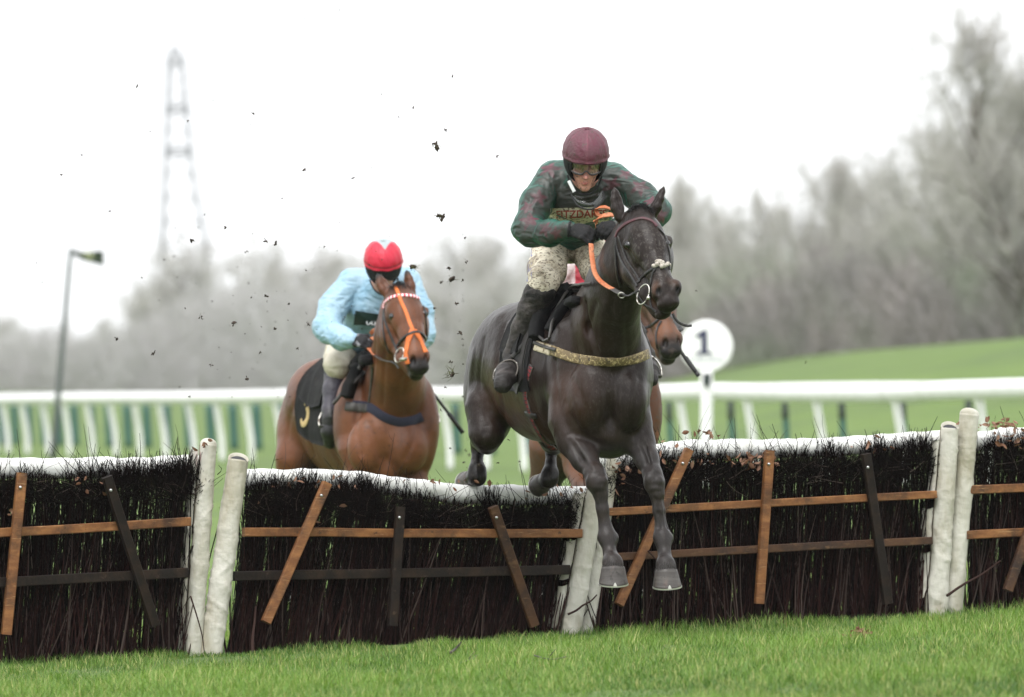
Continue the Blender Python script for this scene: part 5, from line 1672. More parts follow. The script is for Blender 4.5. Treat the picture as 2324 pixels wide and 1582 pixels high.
bridle_part("nose_strap", h2, [(897, 650), (903, 664), (910, 684), (920, 706), (930, 734), (938, 752)], 0.022, m_orange2, bay, th=0.006)
bridle_part("nose_strap", h2, [(936, 750), (928, 768), (923, 790), (921, 806), (925, 826)], 0.034, m_orange2, bay, th=0.006)
bridle_part("nose_strap", h2, [(940, 750), (952, 768), (960, 786), (966, 800)], 0.03, m_orange2, bay, th=0.006)
bridle_part("noseband", h2, [(902, 786), (912, 772), (926, 760), (942, 754), (956, 758), (966, 770)], 0.018, m_leather, bay, th=0.008)
bridle_part("cheek_strap", h2, [(871, 700), (874, 728), (884, 756), (896, 784), (904, 800)], 0.016, m_leather, bay)
bridle_part("throat_latch", h2, [(870, 706), (869, 740), (874, 775), (884, 800)], 0.012, m_leather, bay)
bridle_part("cheek_strap", h2, [(953, 680), (962, 700), (967, 740), (968, 770)], 0.012, m_leather, bay)
v, f = ring_loop(px2(906, 806, -0.76), np.array((0.82, -0.55, 0.0)), np.array((0.25, 0.1, 0.96)), 0.030, 0.045, 0.004)
bit2 = add_mesh("bit_ring", v, f, m_steel, bay)
v, f = tube([px2(908, 816, -0.80), px2(925, 814, -0.83)], 0.011, 4, 8)
add_mesh("bit_bar", v, f, m_steel, bit2)
rb = dict(root=bay, YB=H2_Y)
rn2 = rein([(836, 790, -0.1), (846, 800, -0.2), (852, 807, -0.25)], 0.028, 0.006, m_orange, **rb)
rein([(851, 806, -0.25), (866, 816, -0.45), (888, 822, -0.7)], 0.026, 0.006, m_leather_g, "rein_end", root=rn2, YB=H2_Y)
rein([(840, 758, -0.05), (848, 750, -0.1), (858, 746, -0.15), (868, 752, -0.2)], 0.024, 0.006, m_orange, **rb)
rein([(842, 765, -0.05), (852, 770, -0.1), (866, 764, -0.15)], 0.024, 0.006, m_orange, **rb)
rein([(885, 820, -0.7), (897, 826, -0.74), (904, 836, -0.76)], 0.012, 0.005, m_leather, **rb)
rein([(862, 770, -0.15), (920, 830, -0.4), (966, 806, -0.78)], 0.014, 0.005, m_leather, **rb)
strap("breast_girth", h2.surf, [(800, 920), (825, 922), (845, 928), (872, 946), (905, 957), (932, 955), (958, 945)], 0.06, m_navy_web, bay, th=0.01)
strap("breast_girth_end", h2.surf, [(786, 922), (806, 924), (836, 927)], 0.056, m_leather_g, bay, th=0.014)
strap("martingale_strap", h2.surf, [(846, 834), (843, 870), (839, 905), (836, 925)], 0.018, m_leather_g, bay, th=0.006)
A2, B2 = px2(858, 962, 0.62), px2(790, 960, 1.12)
cl = wrap_sheet(h2.surf, A2, B2, h2.l, np.linspace(-0.05, 1.12, 24), lambda t: (-1.95 + 0.5 * max(0, t - 0.7), 1.9), 0.004, 0.008)
add_mesh("saddle_cloth", cl[0], cl[1], m_black, bay)
s2_cloth = Surf(cl[0], [tuple(int(i) for i in q) for q in cl[1][0]])
sd = wrap_sheet(h2.surf, A2, B2, h2.l, np.linspace(0.05, 0.95, 20), lambda t: (-1.3 + 0.5 * (t - 0.3) ** 2, 1.3), 0.020, 0.022)
add_mesh("saddle", sd[0], sd[1], m_black, bay)
strap("knee_roll", h2.surf, [(846, 815), (826, 826), (808, 850), (798, 880), (792, 905)], 0.06, m_black, bay, th=0.05, sink=0.03, lift=0.02)
strap("stirrup_leather", h2.surf, [(836, 836), (815, 862), (790, 895), (772, 920)], 0.022, m_leather_g, bay, th=0.008, lift=0.05)
m_num = M("gold_number", (0.55, 0.40, 0.19), rough=0.7)
def cloth_mark(pts, w):
    L, N = [], []
    for u, v in crom(pts, 30):
        q = s2_cloth.px(u, v)
        if q is not None:
            L.append(q[0]); N.append(q[1] * (1 if np.dot(q[1], CAMV - q[0]) > 0 else -1))
    if len(L) > 3:
        v, f = ribbon(np.array(L) + 0.003 * np.array(N), np.array(N), w, 0.003, 0.001)
        return join((v, f))
nm = [cloth_mark([(692, 918), (697, 906), (704, 898), (708, 896)], 0.034), cloth_mark([(708, 897), (704, 908), (697, 916)], 0.03), cloth_mark([(698, 924), (700, 936), (698, 950), (692, 962), (686, 962), (684, 952)], 0.036)]
nm = [q for q in nm if q is not None]
if nm:
    v, f = join(*nm)
    add_mesh("cloth_number", v, f, m_num, bay)
star = cloth_mark([(701, 878), (709, 882)], 0.02)
if star:
    add_mesh("cloth_star", star[0], star[1], m_num, bay)

# ---- third horse, mostly hidden behind the leader ------------------------------------------------
DEL3 = P(1522, 800, 48.4) - P(950, 838, H2_Y - 0.8)
Y3H = 48.4
def cp3(v, rigid=False):
    # the third horse runs straighter: its body swings in behind its head
    w = np.array(v, float) + DEL3
    if rigid:
        w[..., 0] -= 0.15
        return w
    w[..., 0] += -0.15 * sm((w[..., 1] - Y3H - 0.15) / 0.5) + 0.27 * sm((w[..., 1] - Y3H - 1.1) / 1.0)
    return w
DELB = DEL3 + np.array((-0.15, 0, 0))
third = thing("horse", "mud splashed bay racehorse half hidden behind the dark leading horse", "horse", tuple(px2(830, 1360, 0.6) + DEL3), "racehorses")
second_horse(third, m_bay2, h2, cp3)
s3 = Surf(cp3(h2.V), h2.F)
class _H3: pass
h3 = _H3(); h3.surf = s3
eyes(h3, [tuple(q) for q in []], third)
strap("noseband", s3, [(1452, 745), (1470, 742), (1486, 732), (1496, 722)], 0.016, m_leather, third)
strap("noseband", s3, [(1500, 728), (1492, 745), (1489, 765), (1491, 790)], 0.013, m_leather, third)
strap("cheek_strap", s3, [(1446, 716), (1456, 736), (1468, 755)], 0.016, m_leather, third)
v, f = ring_loop(P(1479, 770, 48.55), np.array((0.82, -0.55, 0.0)), np.array((0.25, 0.1, 0.96)), 0.045, 0.072, 0.005)
add_mesh("bit_ring", v, f, m_steel, third)
rein([(1435, 778, 0.1), (1452, 782, -0.3), (1470, 776, -0.4)], 0.03, 0.006, m_leather_g, root=third, YB=48.9)
cl3 = wrap_sheet(s3, A2 + DELB, B2 + DELB, h2.l, np.linspace(-0.05, 1.3, 20), lambda t: (-1.7, 1.7), 0.004, 0.008)
add_mesh("saddle_cloth", cl3[0], cl3[1], m_black, third)
sd3 = wrap_sheet(s3, A2 + DELB, B2 + DELB, h2.l, np.linspace(0.05, 0.95, 16), lambda t: (-1.25, 1.25), 0.02, 0.022)
add_mesh("saddle", sd3[0], sd3[1], m_black, third)
v, f = tube([cp3(px2(*q)) for q in ((735, 880, 1.5), (728, 930, 1.72), (726, 1010, 1.85), (724, 1090, 1.9))], [0.03, 0.05, 0.055, 0.02], 24, 12)
add_mesh("tail", v, f, m_mane, third)
for q in ((887, 719), (965, 710)):
    hit = h2.surf.px(*q)
    if hit:
        c_ = hit[0] + DEL3 - hit[1] * 0.012
        sc = Sculpt(); sc.ell(c_, (0.022,) * 3, None, 0.001); v_, f_ = sc.mesh(0.005)
        add_mesh("eye", v_, f_, m_eye, third)

# ------------------------------------------------------------------ people
m_skin = M("muddy_skin", (0.50, 0.25, 0.19), rough=0.5, spec=0.4, layers=[('attr', 'lip', (0.38, 0.10, 0.09)), ('noise', (0.30, 0.11, 0.09), 14, 0.45, 0.65, 3), ('noise', (0.07, 0.05, 0.04), 66, 0.53, 0.62, 4)], bump=(90, 0.3))
m_skin2 = M("skin", (0.55, 0.29, 0.22), rough=0.5, spec=0.4, layers=[('attr', 'lip', (0.42, 0.13, 0.11))], bump=(90, 0.2))
m_silk1 = M("green_silks", (0.011, 0.088, 0.062), rough=0.42, spec=0.4,
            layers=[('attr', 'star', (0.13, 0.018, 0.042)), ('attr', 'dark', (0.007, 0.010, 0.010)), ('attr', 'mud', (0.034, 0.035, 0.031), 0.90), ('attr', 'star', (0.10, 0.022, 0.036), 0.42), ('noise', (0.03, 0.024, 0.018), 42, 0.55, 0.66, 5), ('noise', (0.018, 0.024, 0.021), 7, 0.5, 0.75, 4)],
            bump=[(26, 0.25, 2, (1, 1, 2), 0.012), (110, 0.25, 3, None, 0.003)])
m_breech1 = M("muddy_breeches", (0.66, 0.60, 0.48), rough=0.7, layers=[('attr', 'edge', (0.05, 0.11, 0.5)), ('noise', (0.44, 0.37, 0.26), 12, 0.42, 0.66, 4), ('noise', (0.11, 0.078, 0.048), 62, 0.51, 0.60, 5, (1, 1, 1.6), 0.85), ('noise', (0.07, 0.05, 0.033), 13, 0.54, 0.70, 7, None, 0.8)],
              bump=[(30, 0.3, 2, None, 0.01), (80, 0.35)])
m_silk2 = M("pale_blue_silks", (0.31, 0.46, 0.57), rough=0.45, spec=0.4, layers=[('noise', (0.21, 0.38, 0.51), 7, 0.45, 0.7, 4), ('noise', (0.16, 0.22, 0.23), 38, 0.66, 0.76, 4, None, 0.7)], bump=[(22, 0.35, 2, None, 0.015)])
m_breech2 = M("cream_breeches", (0.60, 0.55, 0.45), rough=0.7, layers=[('noise', (0.4, 0.35, 0.26), 14, 0.5, 0.7, 4)], bump=(30, 0.3, 2, None, 0.01))
m_silk3 = M("red_silks", (0.42, 0.02, 0.045), rough=0.45, spec=0.4, layers=[('attr', 'dark', (0.75, 0.68, 0.68)), ('noise', (0.2, 0.03, 0.035), 7, 0.5, 0.72, 4), ('noise', (0.12, 0.06, 0.05), 38, 0.62, 0.74, 4)], bump=[(22, 0.35, 2, None, 0.015)])
m_boot = M("muddy_boot", (0.036, 0.031, 0.031), rough=0.6, spec=0.35, layers=[('attr', 'top', (0.006, 0.006, 0.006)), ('noise', (0.075, 0.064, 0.06), 16, 0.45, 0.68, 5), ('noise', (0.02, 0.016, 0.014), 40, 0.55, 0.66, 4), ('attr', 'foot', (0.012, 0.010, 0.009), 0.8)], bump=[(14, 0.5, 2, (1, 1, 2.2), 0.015), (60, 0.4)])
m_boot2 = M("grey_gaiter", (0.058, 0.053, 0.072), rough=0.45, layers=[('attr', 'top', (0.007, 0.007, 0.008)), ('attr', 'foot', (0.010, 0.010, 0.010)), ('noise', (0.045, 0.04, 0.05), 10, 0.5, 0.7, 4)], bump=[(14, 0.4, 2, None, 0.015)])
m_glove = M("black_glove", (0.011, 0.011, 0.012), rough=0.75, spec=0.3, layers=[('noise', (0.05, 0.045, 0.04), 60, 0.58, 0.7, 4)], bump=(120, 0.4))
m_glove2 = M("grey_black_glove", (0.012, 0.012, 0.014), rough=0.7, spec=0.3, layers=[('noise', (0.22, 0.22, 0.24), 26, 0.55, 0.6, 2)], bump=(120, 0.4))
m_cap1 = M("maroon_cap", (0.105, 0.028, 0.044), rough=0.5, spec=0.35, layers=[('attr', 'seam', (0.20, 0.06, 0.085), 0.6), ('noise', (0.10, 0.045, 0.055), 8, 0.45, 0.7, 4), ('noise', (0.06, 0.05, 0.04), 60, 0.58, 0.67, 5)], bump=[(24, 0.3, 2, None, 0.01), (90, 0.4)])
m_cap2 = M("red_cap", (0.52, 0.018, 0.045), rough=0.45, spec=0.4, layers=[('attr', 'diamond', (0.32, 0.375, 0.39)), ('attr', 'band', (0.22, 0.015, 0.03))], bump=[(24, 0.2, 2, None, 0.01)])
m_cap3 = M("red_white_cap", (0.45, 0.02, 0.045), rough=0.45, layers=[('attr', 'diamond', (0.75, 0.72, 0.72))], bump=[(24, 0.2, 2, None, 0.01)])
m_shell = M("black_skull_cap", (0.008, 0.008, 0.009), rough=0.7, spec=0.3, layers=[('noise', (0.028, 0.025, 0.022), 50, 0.58, 0.72, 4)], bump=(90, 0.4))
m_frame = M("goggle_frame", (0.012, 0.011, 0.012), rough=0.4)
m_lens = glass("clear_lens", (0.88, 0.89, 0.89), 0.10)
m_lens2 = glass("smoked_lens", (0.05, 0.055, 0.06), 0.14)
m_lens3 = glass("spare_lens", (0.9, 0.92, 0.92), 0.05)
m_iron = M("muddy_iron", (0.09, 0.08, 0.07), rough=0.5, metal=0.6, layers=[('noise', (0.6, 0.58, 0.54), 22, 0.6, 0.68, 3)])
m_panel = M("cream_panel", (0.62, 0.58, 0.44), rough=0.65, layers=[('noise', (0.10, 0.075, 0.04), 42, 0.50, 0.60, 5), ('noise', (0.30, 0.27, 0.12), 12, 0.5, 0.7, 4)], bump=(60, 0.3))
m_letter = M("dark_red_lettering", (0.32, 0.045, 0.03), rough=0.6, layers=[('noise', (0.07, 0.045, 0.03), 42, 0.56, 0.66, 4)])
m_letter_k = M("black_lettering", (0.02, 0.02, 0.015), rough=0.6)
m_gpanel = M("dark_green_panel", (0.008, 0.028, 0.022), rough=0.6)
m_white = M("white_print", (0.7, 0.72, 0.72), rough=0.6, layers=[('noise', (0.35, 0.33, 0.3), 40, 0.55, 0.7, 3)])
m_whip = M("black_whip", (0.012, 0.012, 0.012), rough=0.45)
m_redp = M("red_patch", (0.5, 0.03, 0.04), rough=0.6)

def hand_geo(W, d, n, thumb=1, spread=0.0, size=1.0, point=()):
    """gloved hand: palm, four bent fingers, thumb. W wrist, d along the hand, n out of the back of the hand"""
    d = unit(d)
    n = unit(n - np.dot(n, d) * d)
    a = np.cross(n, d)
    sc = Sculpt()
    R = np.array([d, a, n])
    q = size
    sc.seg(W - d * 0.03, W + d * 0.01, 0.032 * q, 0.030 * q, 0.02)
    sc.ell(W + d * 0.048 * q, (0.052 * q, 0.043 * q, 0.022 * q), R, 0.02)
    for i in range(4):
        off = a * (-0.032 + 0.0213 * i) * q
        L = [0.92, 1.05, 1.0, 0.80][i] * q
        k = W + d * (0.086 - 0.004 * abs(i - 1.2)) * q + off
        if i in point:
            p1 = k + (d * 0.030 - n * 0.030) * L
            p2 = p1 + (d * 0.006 - n * 0.034) * L
            p3 = p2 + (-d * 0.004 - n * 0.026) * L
        else:
            p1 = k + (d * 0.026 - n * 0.024) * L
            p2 = p1 + (-d * 0.008 - n * 0.029) * L
            p3 = p2 + (-d * 0.026 - n * 0.004) * L
        sc.chain([k - d * 0.012, k, p1, p2, p3], [0.0115 * q, 0.0122 * q, 0.0108 * q, 0.0100 * q, 0.0086 * q], 0.007)
    t0 = W + d * 0.022 * q + a * thumb * 0.034 * q - n * 0.006
    t1 = t0 + (d * 0.034 + a * thumb * 0.014 - n * 0.018) * q
    t2 = t1 + (d * 0.028 - a * thumb * 0.010 - n * 0.014) * q
    sc.chain([t0, t1, t2], [0.0145 * q, 0.0122 * q, 0.0098 * q], 0.010)
    return sc.mesh(0.0032)

def wrinkle(V, F, amp, sc, seed, axis=(1, 1, 1)):
    n = vnormals(V, F)
    p = V * np.array(axis) * sc
    wv = np.stack([vnoise(p * 0.6, seed + 5), vnoise(p * 0.6, seed + 6), vnoise(p * 0.6, seed + 7)], -1)
    q = p + wv * 0.9
    ridge = 1 - np.sqrt(vnoise(q, seed) ** 2 + 0.012) * 2
    r2 = 1 - np.sqrt(vnoise(q * 2.3 + 7, seed + 1) ** 2 + 0.02) * 2
    return V + n * (amp * (0.55 * ridge + 0.45 * r2))[:, None]

def outside(hs, YB, pts, k=0.75):
    out = []
    for q in pts:
        h = hs.px(q[0], q[1])
        dy = q[2]
        if h is not None:
            dy = min(dy, h[0][1] - YB - q[3] * k - 0.012)
        out.append((q[0], q[1], dy, q[3]))
    return out

class Rider:
    def __init__(s, YB, sp):
        p = lambda q: P(q[0], q[1], YB + q[2])
        s.p, s.YB, s.geo = p, YB, {}
        lat = np.array((1.0, 0, 0))
        sl, br, bd = Sculpt(), Sculpt(), Sculpt()
        ins = 0.013
        # torso
        tp = [p(q) for q in sp['torso']]
        tr = [(q[3], q[4]) for q in sp['torso']]
        sl.echain(tp, tr, lat, 0.06)
        bd.echain(tp, [(a - ins, b - ins) for a, b in tr], lat, 0.05)
        a, b = sp['shoulders']
        sl.seg(p(a), p(b), a[3], b[3], 0.07)
        bd.seg(p(a), p(b), a[3] - ins, b[3] - ins, 0.06)
        for arm in sp['arms']:
            pts = [p(q) for q in arm]
            rs = [q[3] for q in arm]
            for i in range(len(pts) - 1):
                sl.seg(pts[i], pts[i + 1], rs[i], rs[i + 1], 0.03)
            bd.chain(pts, [r - 0.016 for r in rs[:-1]] + [0.022], 0.03)
            d = unit(pts[-1] - pts[-2])
            bd.seg(pts[-1], pts[-1] + d * 0.045, 0.018, 0.010, 0.01)
        # neck and head
        c = p(sp['head'])
        ti, yw = sp['tilt'], sp['yaw']
        fd = np.array((math.sin(yw) * math.cos(ti), -math.cos(yw) * math.cos(ti), -math.sin(ti)))
        rt = unit(np.cross(fd, (0, 0, 1.0)) * -1)
        rt = rt if rt[0] > 0 else -rt
        up = np.cross(rt, fd)
        up = up if up[2] > 0 else -up
        if sp.get('roll'):
            cr, sr = math.cos(sp['roll']), math.sin(sp['roll'])
            rt, up = rt * cr + up * sr, up * cr - rt * sr
        s.c, s.fd, s.rt, s.up = c, fd, rt, up
        R = np.array([rt, up, fd])
        L = lambda x, y, z: c + rt * x + up * y + fd * z
        s.L, s.R = L, R
        bd.seg(L(0, -0.06, -0.03), tp[0], 0.056, 0.07, 0.03)
        bd.ell(L(0, .035, -.012), (.076, .098, .098), R, 0.02)
        bd.ell(L(0, -.055, .026), (.058, .078, .070), R, 0.03)
        bd.ell(L(0, -.118, .062), (.028, .024, .026), R, 0.02)
        for x in (-1, 1):
            bd.ell(L(x * .040, -.035, .064), (.028, .022, .026), R, 0.018)
            bd.ell(L(x * .033, -.002, .096), (.019, .014, .020), R, 0.012, -1)
            bd.ell(L(x * .033, -.004, .080), (.0125, .0125, .0125), R, 0.004)
            bd.ell(L(x * .076, -.02, -.004), (.010, .032, .020), R, 0.008)
            bd.ell(L(x * .030, .020, .086), (.026, .009, .012), R, 0.012)
            bd.ell(L(x * .012, -.052, .103), (.009, .008, .010), R, 0.006)
        bd.chain([L(0, .004, .088), L(0, -.03, .104), L(0, -.050, .115)], [.010, .011, .0135], 0.010)
        for y, r in ((-.081, .0068), (-.091, .0078)):
            bd.chain([L(-.024, y - .002, .078), L(0, y + .001, .094), L(.024, y - .002, .078)], [.004, r, .004], 0.006)
        bd.seg(L(-.026, -.0862, .088), L(.026, -.0862, .088), .0018, .0018, .004, -1)
        # pelvis, legs
        pv = sp['pelvis']
        br.ell(p(pv), pv[3], None, 0.06)
        bd.ell(p(pv), tuple(x - ins for x in pv[3]), None, 0.06)
        br.echain([tp[-1], p(pv)], [(tr[-1][0] - 0.012, tr[-1][1] - 0.012), (pv[3][0] * 0.9, pv[3][2] * 0.9)], lat, 0.05)
        s.boots = []
        for th, sh, ft in sp['legs']:
            pts = [p(q) for q in th]
            for i in range(len(pts) - 1):
                br.seg(pts[i], pts[i + 1], th[i][3], th[i + 1][3], 0.045)
            bd.chain(pts, [q[3] - ins for q in th], 0.04)
            bt = Sculpt()
            ps = [p(q) for q in sh]
            pf = [p(q) for q in ft]
            for i in range(len(ps) - 1):
                bt.seg(ps[i], ps[i + 1], sh[i][3], sh[i + 1][3], 0.03)
            bt.seg(ps[-1], pf[0], sh[-1][3], ft[0][3], 0.02)
            for i in range(len(pf) - 1):
                bt.seg(pf[i], pf[i + 1], ft[i][3], ft[i + 1][3], 0.02)
            bd.chain([pts[-1]] + ps + pf, [th[-1][3] - ins] + [q[3] - ins for q in sh] + [q[3] - ins for q in ft], 0.03)
            v, f = bt.mesh(0.005)
            v = wrinkle(v, f, 0.003, 20, 5, (1, 1, 1.6))
            a0, a1 = ps[0], ps[-1]
            t = ((v - a0) @ (a1 - a0)) / ((a1 - a0) @ (a1 - a0))
            dft = np.min([np.linalg.norm(v - q, axis=1) for q in pf], 0)
            s.boots.append((v, f, dict(top=sm((sp.get('boot_top', 0.2) - t) / 0.04), foot=sm((0.075 - dft) / 0.02))))
        v, f = sl.mesh(0.0055)
        v = wrinkle(v, f, sp.get('wr', 0.0075), 13, 3, (1, 1, 1.7))
        s.sv, s.sf = v, f
        s.silk = Surf(v, f)
        v, f = br.mesh(0.006)
        s.bv, s.bf = wrinkle(v, f, 0.005, 15, 9, (1, 1, 1.5)), f
        v, f = bd.mesh(0.005)
        s.dv, s.df = v, f
        q = (v - c) @ R.T
        lip = np.exp(-((q[:, 0] / .022) ** 2 + ((q[:, 1] + .0865) / .009) ** 2)) * (q[:, 2] > .06)
        s.lip = lip
        s.face = Surf(v, f)

    def cap(s, r=(.118, .118, .142), cy=.052, cz=-.012, low=-0.17, n=120, m=40, seams=6, shift=0.0, rim=0.006):
        az = np.linspace(0, 2 * np.pi, n, endpoint=False)
        el = np.concatenate([[low - 0.10, low - 0.03, low + 0.02, low + 0.07], np.linspace(low + 0.12, np.pi / 2, m)])
        V = np.zeros((n, len(el), 3))
        at = np.zeros((n, len(el)))
        AA, EE = np.meshgrid(az, el, indexing='ij')
        cr_ = (0.6 - np.abs(vnoise(np.stack([np.cos(AA.ravel()) * 4.5, np.sin(AA.ravel()) * 4.5 + EE.ravel() * 1.5, EE.ravel() * 3.4], -1), 7)) * 2).reshape(AA.shape)
        for i, a in enumerate(az):
            for j, e in enumerate(el):
                k = 1.0
                sm_ = abs(((a / (2 * np.pi) * seams + 0.5) % 1) - 0.5)
                if j < 4:
                    k += [0.0, 0.045, 0.045, 0.0][j] * (1 + 0.4 * math.sin(a * 9))
                else:
                    k += 0.024 * math.exp(-(sm_ / 0.03) ** 2) * math.cos(e) + 0.005 * math.sin(a * 7 + e * 5) + 0.016 * cr_[i, j]
                at[i, j] = math.exp(-(sm_ / 0.05) ** 2)
                V[i, j] = s.L(r[0] * k * math.sin(a) * math.cos(e), cy + r[1] * k * math.sin(e), cz + r[2] * k * math.cos(a) * math.cos(e))
        return V, at, grid_faces(n, len(el), True), az, el

    def patch(s, az0, az1, f_lo, f_hi, r, cy, cz, n=30, m=10, th=0.004):
        """thin shell patch around the head (azimuth from the face)"""
        top = np.zeros((n, m, 3))
        bot = np.zeros((n, m, 3))
        for i, a in enumerate(np.linspace(az0, az1, n)):
            for j, t in enumerate(np.linspace(0, 1, m)):
                y = f_lo(a) + (f_hi(a) - f_lo(a)) * t
                k = math.sqrt(max(0.05, 1 - min(1, ((y - cy) / r[1]) ** 2)))
                for arr, ex in ((top, th), (bot, 0.0)):
                    arr[i, j] = s.L((r[0] * k + ex) * math.sin(a), y, cz + (r[2] * k + ex) * math.cos(a))
        return sheet(top, bot)

def dress(R, root, mats, silk_at=None, cap_at=None, cp=ident, breech_at=None, seams=6):
    body = add_mesh("body", cp(R.dv), R.df, mats['skin'], root, attrs=dict(lip=R.lip))
    add_mesh("silks_jacket", cp(R.sv), R.sf, mats['silk'], root, attrs=silk_at)
    add_mesh("breeches", cp(R.bv), R.bf, mats['breech'], root, attrs=breech_at)
    for v, f, a in R.boots:
        add_mesh("boot", cp(v), f, mats['boot'], root, attrs=a)
    V, at, f, az, el = R.cap(seams=seams)
    if cap_at is None:
        ca = dict(seam=at.ravel())
    else:
        ca = cap_at(az, el)
    add_mesh("cap", cp(V.reshape(-1, 3)), f, mats['cap'], root, attrs=ca)
    b = R.L(0, .052 + .119, -.012)
    sc = Sculpt(); sc.ell(b, (.013, .007, .013), R.R, 0.001); v, ff = sc.mesh(0.003)
    add_mesh("cap_button", cp(v), ff, mats['cap'], root, attrs={k: np.full(len(v), np.asarray(q)[-1]) for k, q in ca.items()})
    # skull-cap shell and ear flaps
    pi = math.pi
    def lo(a):
        x = abs(((a + pi) % (2 * pi)) - pi)
        return np.interp(x, [0, 0.80, 0.98, 1.25, 2.0, pi], [.026, .018, -.072, -.122, -.095, -.07])
    v, ff = R.patch(-pi, pi, lo, lambda a: .07, (.109, .150, .122), .03, -.008, 72, 12, .006)
    add_mesh("skull_cap", cp(v), ff, m_shell, root)
    # chin strap
    pts = [R.L(-.088, -.075, .01), R.L(-.066, -.125, .035), R.L(-.035, -.150, .06), R.L(0, -.156, .068), R.L(.035, -.150, .06), R.L(.066, -.125, .035), R.L(.088, -.075, .01)]
    c = crom(pts, 40)
    v, ff = ribbon(c, unit(c - R.L(0, -.05, 0)), 0.016, 0.004, 0.004)
    cs_ = add_mesh("chin_strap", cp(v), ff, m_shell, root)
    # goggles
    def glo(a):
        return -.034 + .022 * math.exp(-(a / .16) ** 2) + .010 * (abs(a) / .8) ** 3
    def ghi(a):
        return .026 - .004 * (abs(a) / .8) ** 2
    rr, cy, cz = (.098, .17, .116), .02, .004
    gg = thing_part = None
    pts = [R.L((rr[0] + .004) * math.sin(a), glo(a), cz + (rr[2] + .004) * math.cos(a)) for a in np.linspace(-.82, .82, 50)]
    pts += [R.L((rr[0] + .004) * math.sin(a), ghi(a), cz + (rr[2] + .004) * math.cos(a)) for a in np.linspace(.82, -.82, 40)]
    pts.append(pts[0])
    v, ff = tubes(np.array(pts)[None], np.full((1, len(pts)), .0042), 8)
    go = add_mesh("goggles", cp(v), ff, m_frame, root)
    v, ff = R.patch(-.82, .82, glo, ghi, rr, cy, cz, 34, 6, .002)
    add_mesh("lens", cp(v), ff, mats['lens'], go)
    for sx in (-1, 1):
        v, ff = R.patch(sx * .80, sx * 1.9, lambda a: -.012, lambda a: .014, (.104, .155, .122), .03, -.008, 20, 4, .003)
        add_mesh("strap", cp(v), ff, m_frame, go)
    return body

def panel(R, quad, lift, n=26, m=10):
    """patch of cloth laid on the jacket; quad = four px corners (tl, tr, br, bl)"""
    tl, tr, br, bl = [np.array(q, float) for q in quad]
    G = np.full((n, m, 3), np.nan)
    N = np.zeros((n, m, 3))
    for i, a in enumerate(np.linspace(0, 1, n)):
        for j, b in enumerate(np.linspace(0, 1, m)):
            q = (tl * (1 - a) + tr * a) * (1 - b) + (bl * (1 - a) + br * a) * b
            h = R.silk.px(*q)
            if h is not None:
                G[i, j] = h[0]; N[i, j] = h[1]
    # keep to the chest: where an arm is in the way carry the cloth on from the row above
    for i in range(n):
        for j in range(1, m):
            if np.isnan(G[i, j, 0]) or G[i, j, 1] < G[i, j - 1, 1] - 0.02:
                G[i, j] = G[i, j - 1] + (G[i, j - 1] - G[i, max(j - 2, 0)] if j > 1 else np.array((0, 0, -0.008)))
    ok = ~np.isnan(G).any(axis=(1, 2))
    for i in range(n):
        if not ok[i]:
            G[i] = G[np.argwhere(ok)[np.argmin(abs(np.argwhere(ok)[:, 0] - i)), 0]]
    for _ in range(3):
        G[1:-1] = (G[:-2] + 2 * G[1:-1] + G[2:]) / 4
    fw = np.array((0, -1.0, 0.15))
    return sheet(G + fw * (lift + 0.004), G + fw * lift - np.array((0, -0.02, 0)) * 0)

# ---- leading rider
J1Y = 43.2
J1 = Rider(J1Y, dict(
    head=(1328, 366, .08), tilt=math.radians(20), yaw=math.radians(2), roll=math.radians(-2),
    torso=[(1327, 412, .30, .10, .09), (1325, 445, .38, .175, .115), (1314, 490, .56, .155, .105), (1303, 528, .74, .142, .095)],
    shoulders=((1260, 402, .40, .086), (1388, 406, .38, .084)),
    arms=[[(1250, 410, .36, .080), (1218, 460, .28, .079), (1196, 518, .20, .073), (1205, 528, .17, .068), (1248, 529, .08, .062), (1292, 521, -.02, .043)],
          [(1402, 414, .34, .078), (1452, 445, .26, .076), (1488, 478, .16, .071), (1478, 490, .13, .066), (1440, 504, .04, .058), (1402, 512, -.03, .042)]],
    pelvis=(1292, 552, .90, (.160, .14, .095)),
    legs=[([(1250, 566, .80, .098), (1241, 612, .62, .092), (1232, 640, .47, .073), (1228, 654, .45, .058)],
           outside(h1.surf, J1Y, [(1230, 657, .46, .073), (1221, 669, .47, .070), (1206, 700, .50, .064), (1188, 745, .57, .058), (1162, 806, .66, .045)]),
           outside(h1.surf, J1Y, [(1163, 826, .70, .044), (1149, 850, .52, .056), (1140, 872, .42, .046)])),
          ([(1334, 566, .80, .094), (1358, 608, .62, .088), (1378, 650, .42, .074), (1384, 664, .42, .062)],
           [(1388, 664, .44, .066), (1412, 710, .48, .06), (1438, 755, .54, .052), (1466, 806, .60, .042)],
           [(1470, 824, .62, .038), (1476, 846, .45, .042), (1478, 862, .36, .034)])],
    boot_top=0.20))
j1 = thing("person", "jockey in muddy green silks with maroon stars and cap, on the leading horse", "jockey", tuple(P(1290, 600, J1Y + .8)))
V = J1.sv
star = np.zeros(len(V))
n_ = vnormals(V, J1.sf)
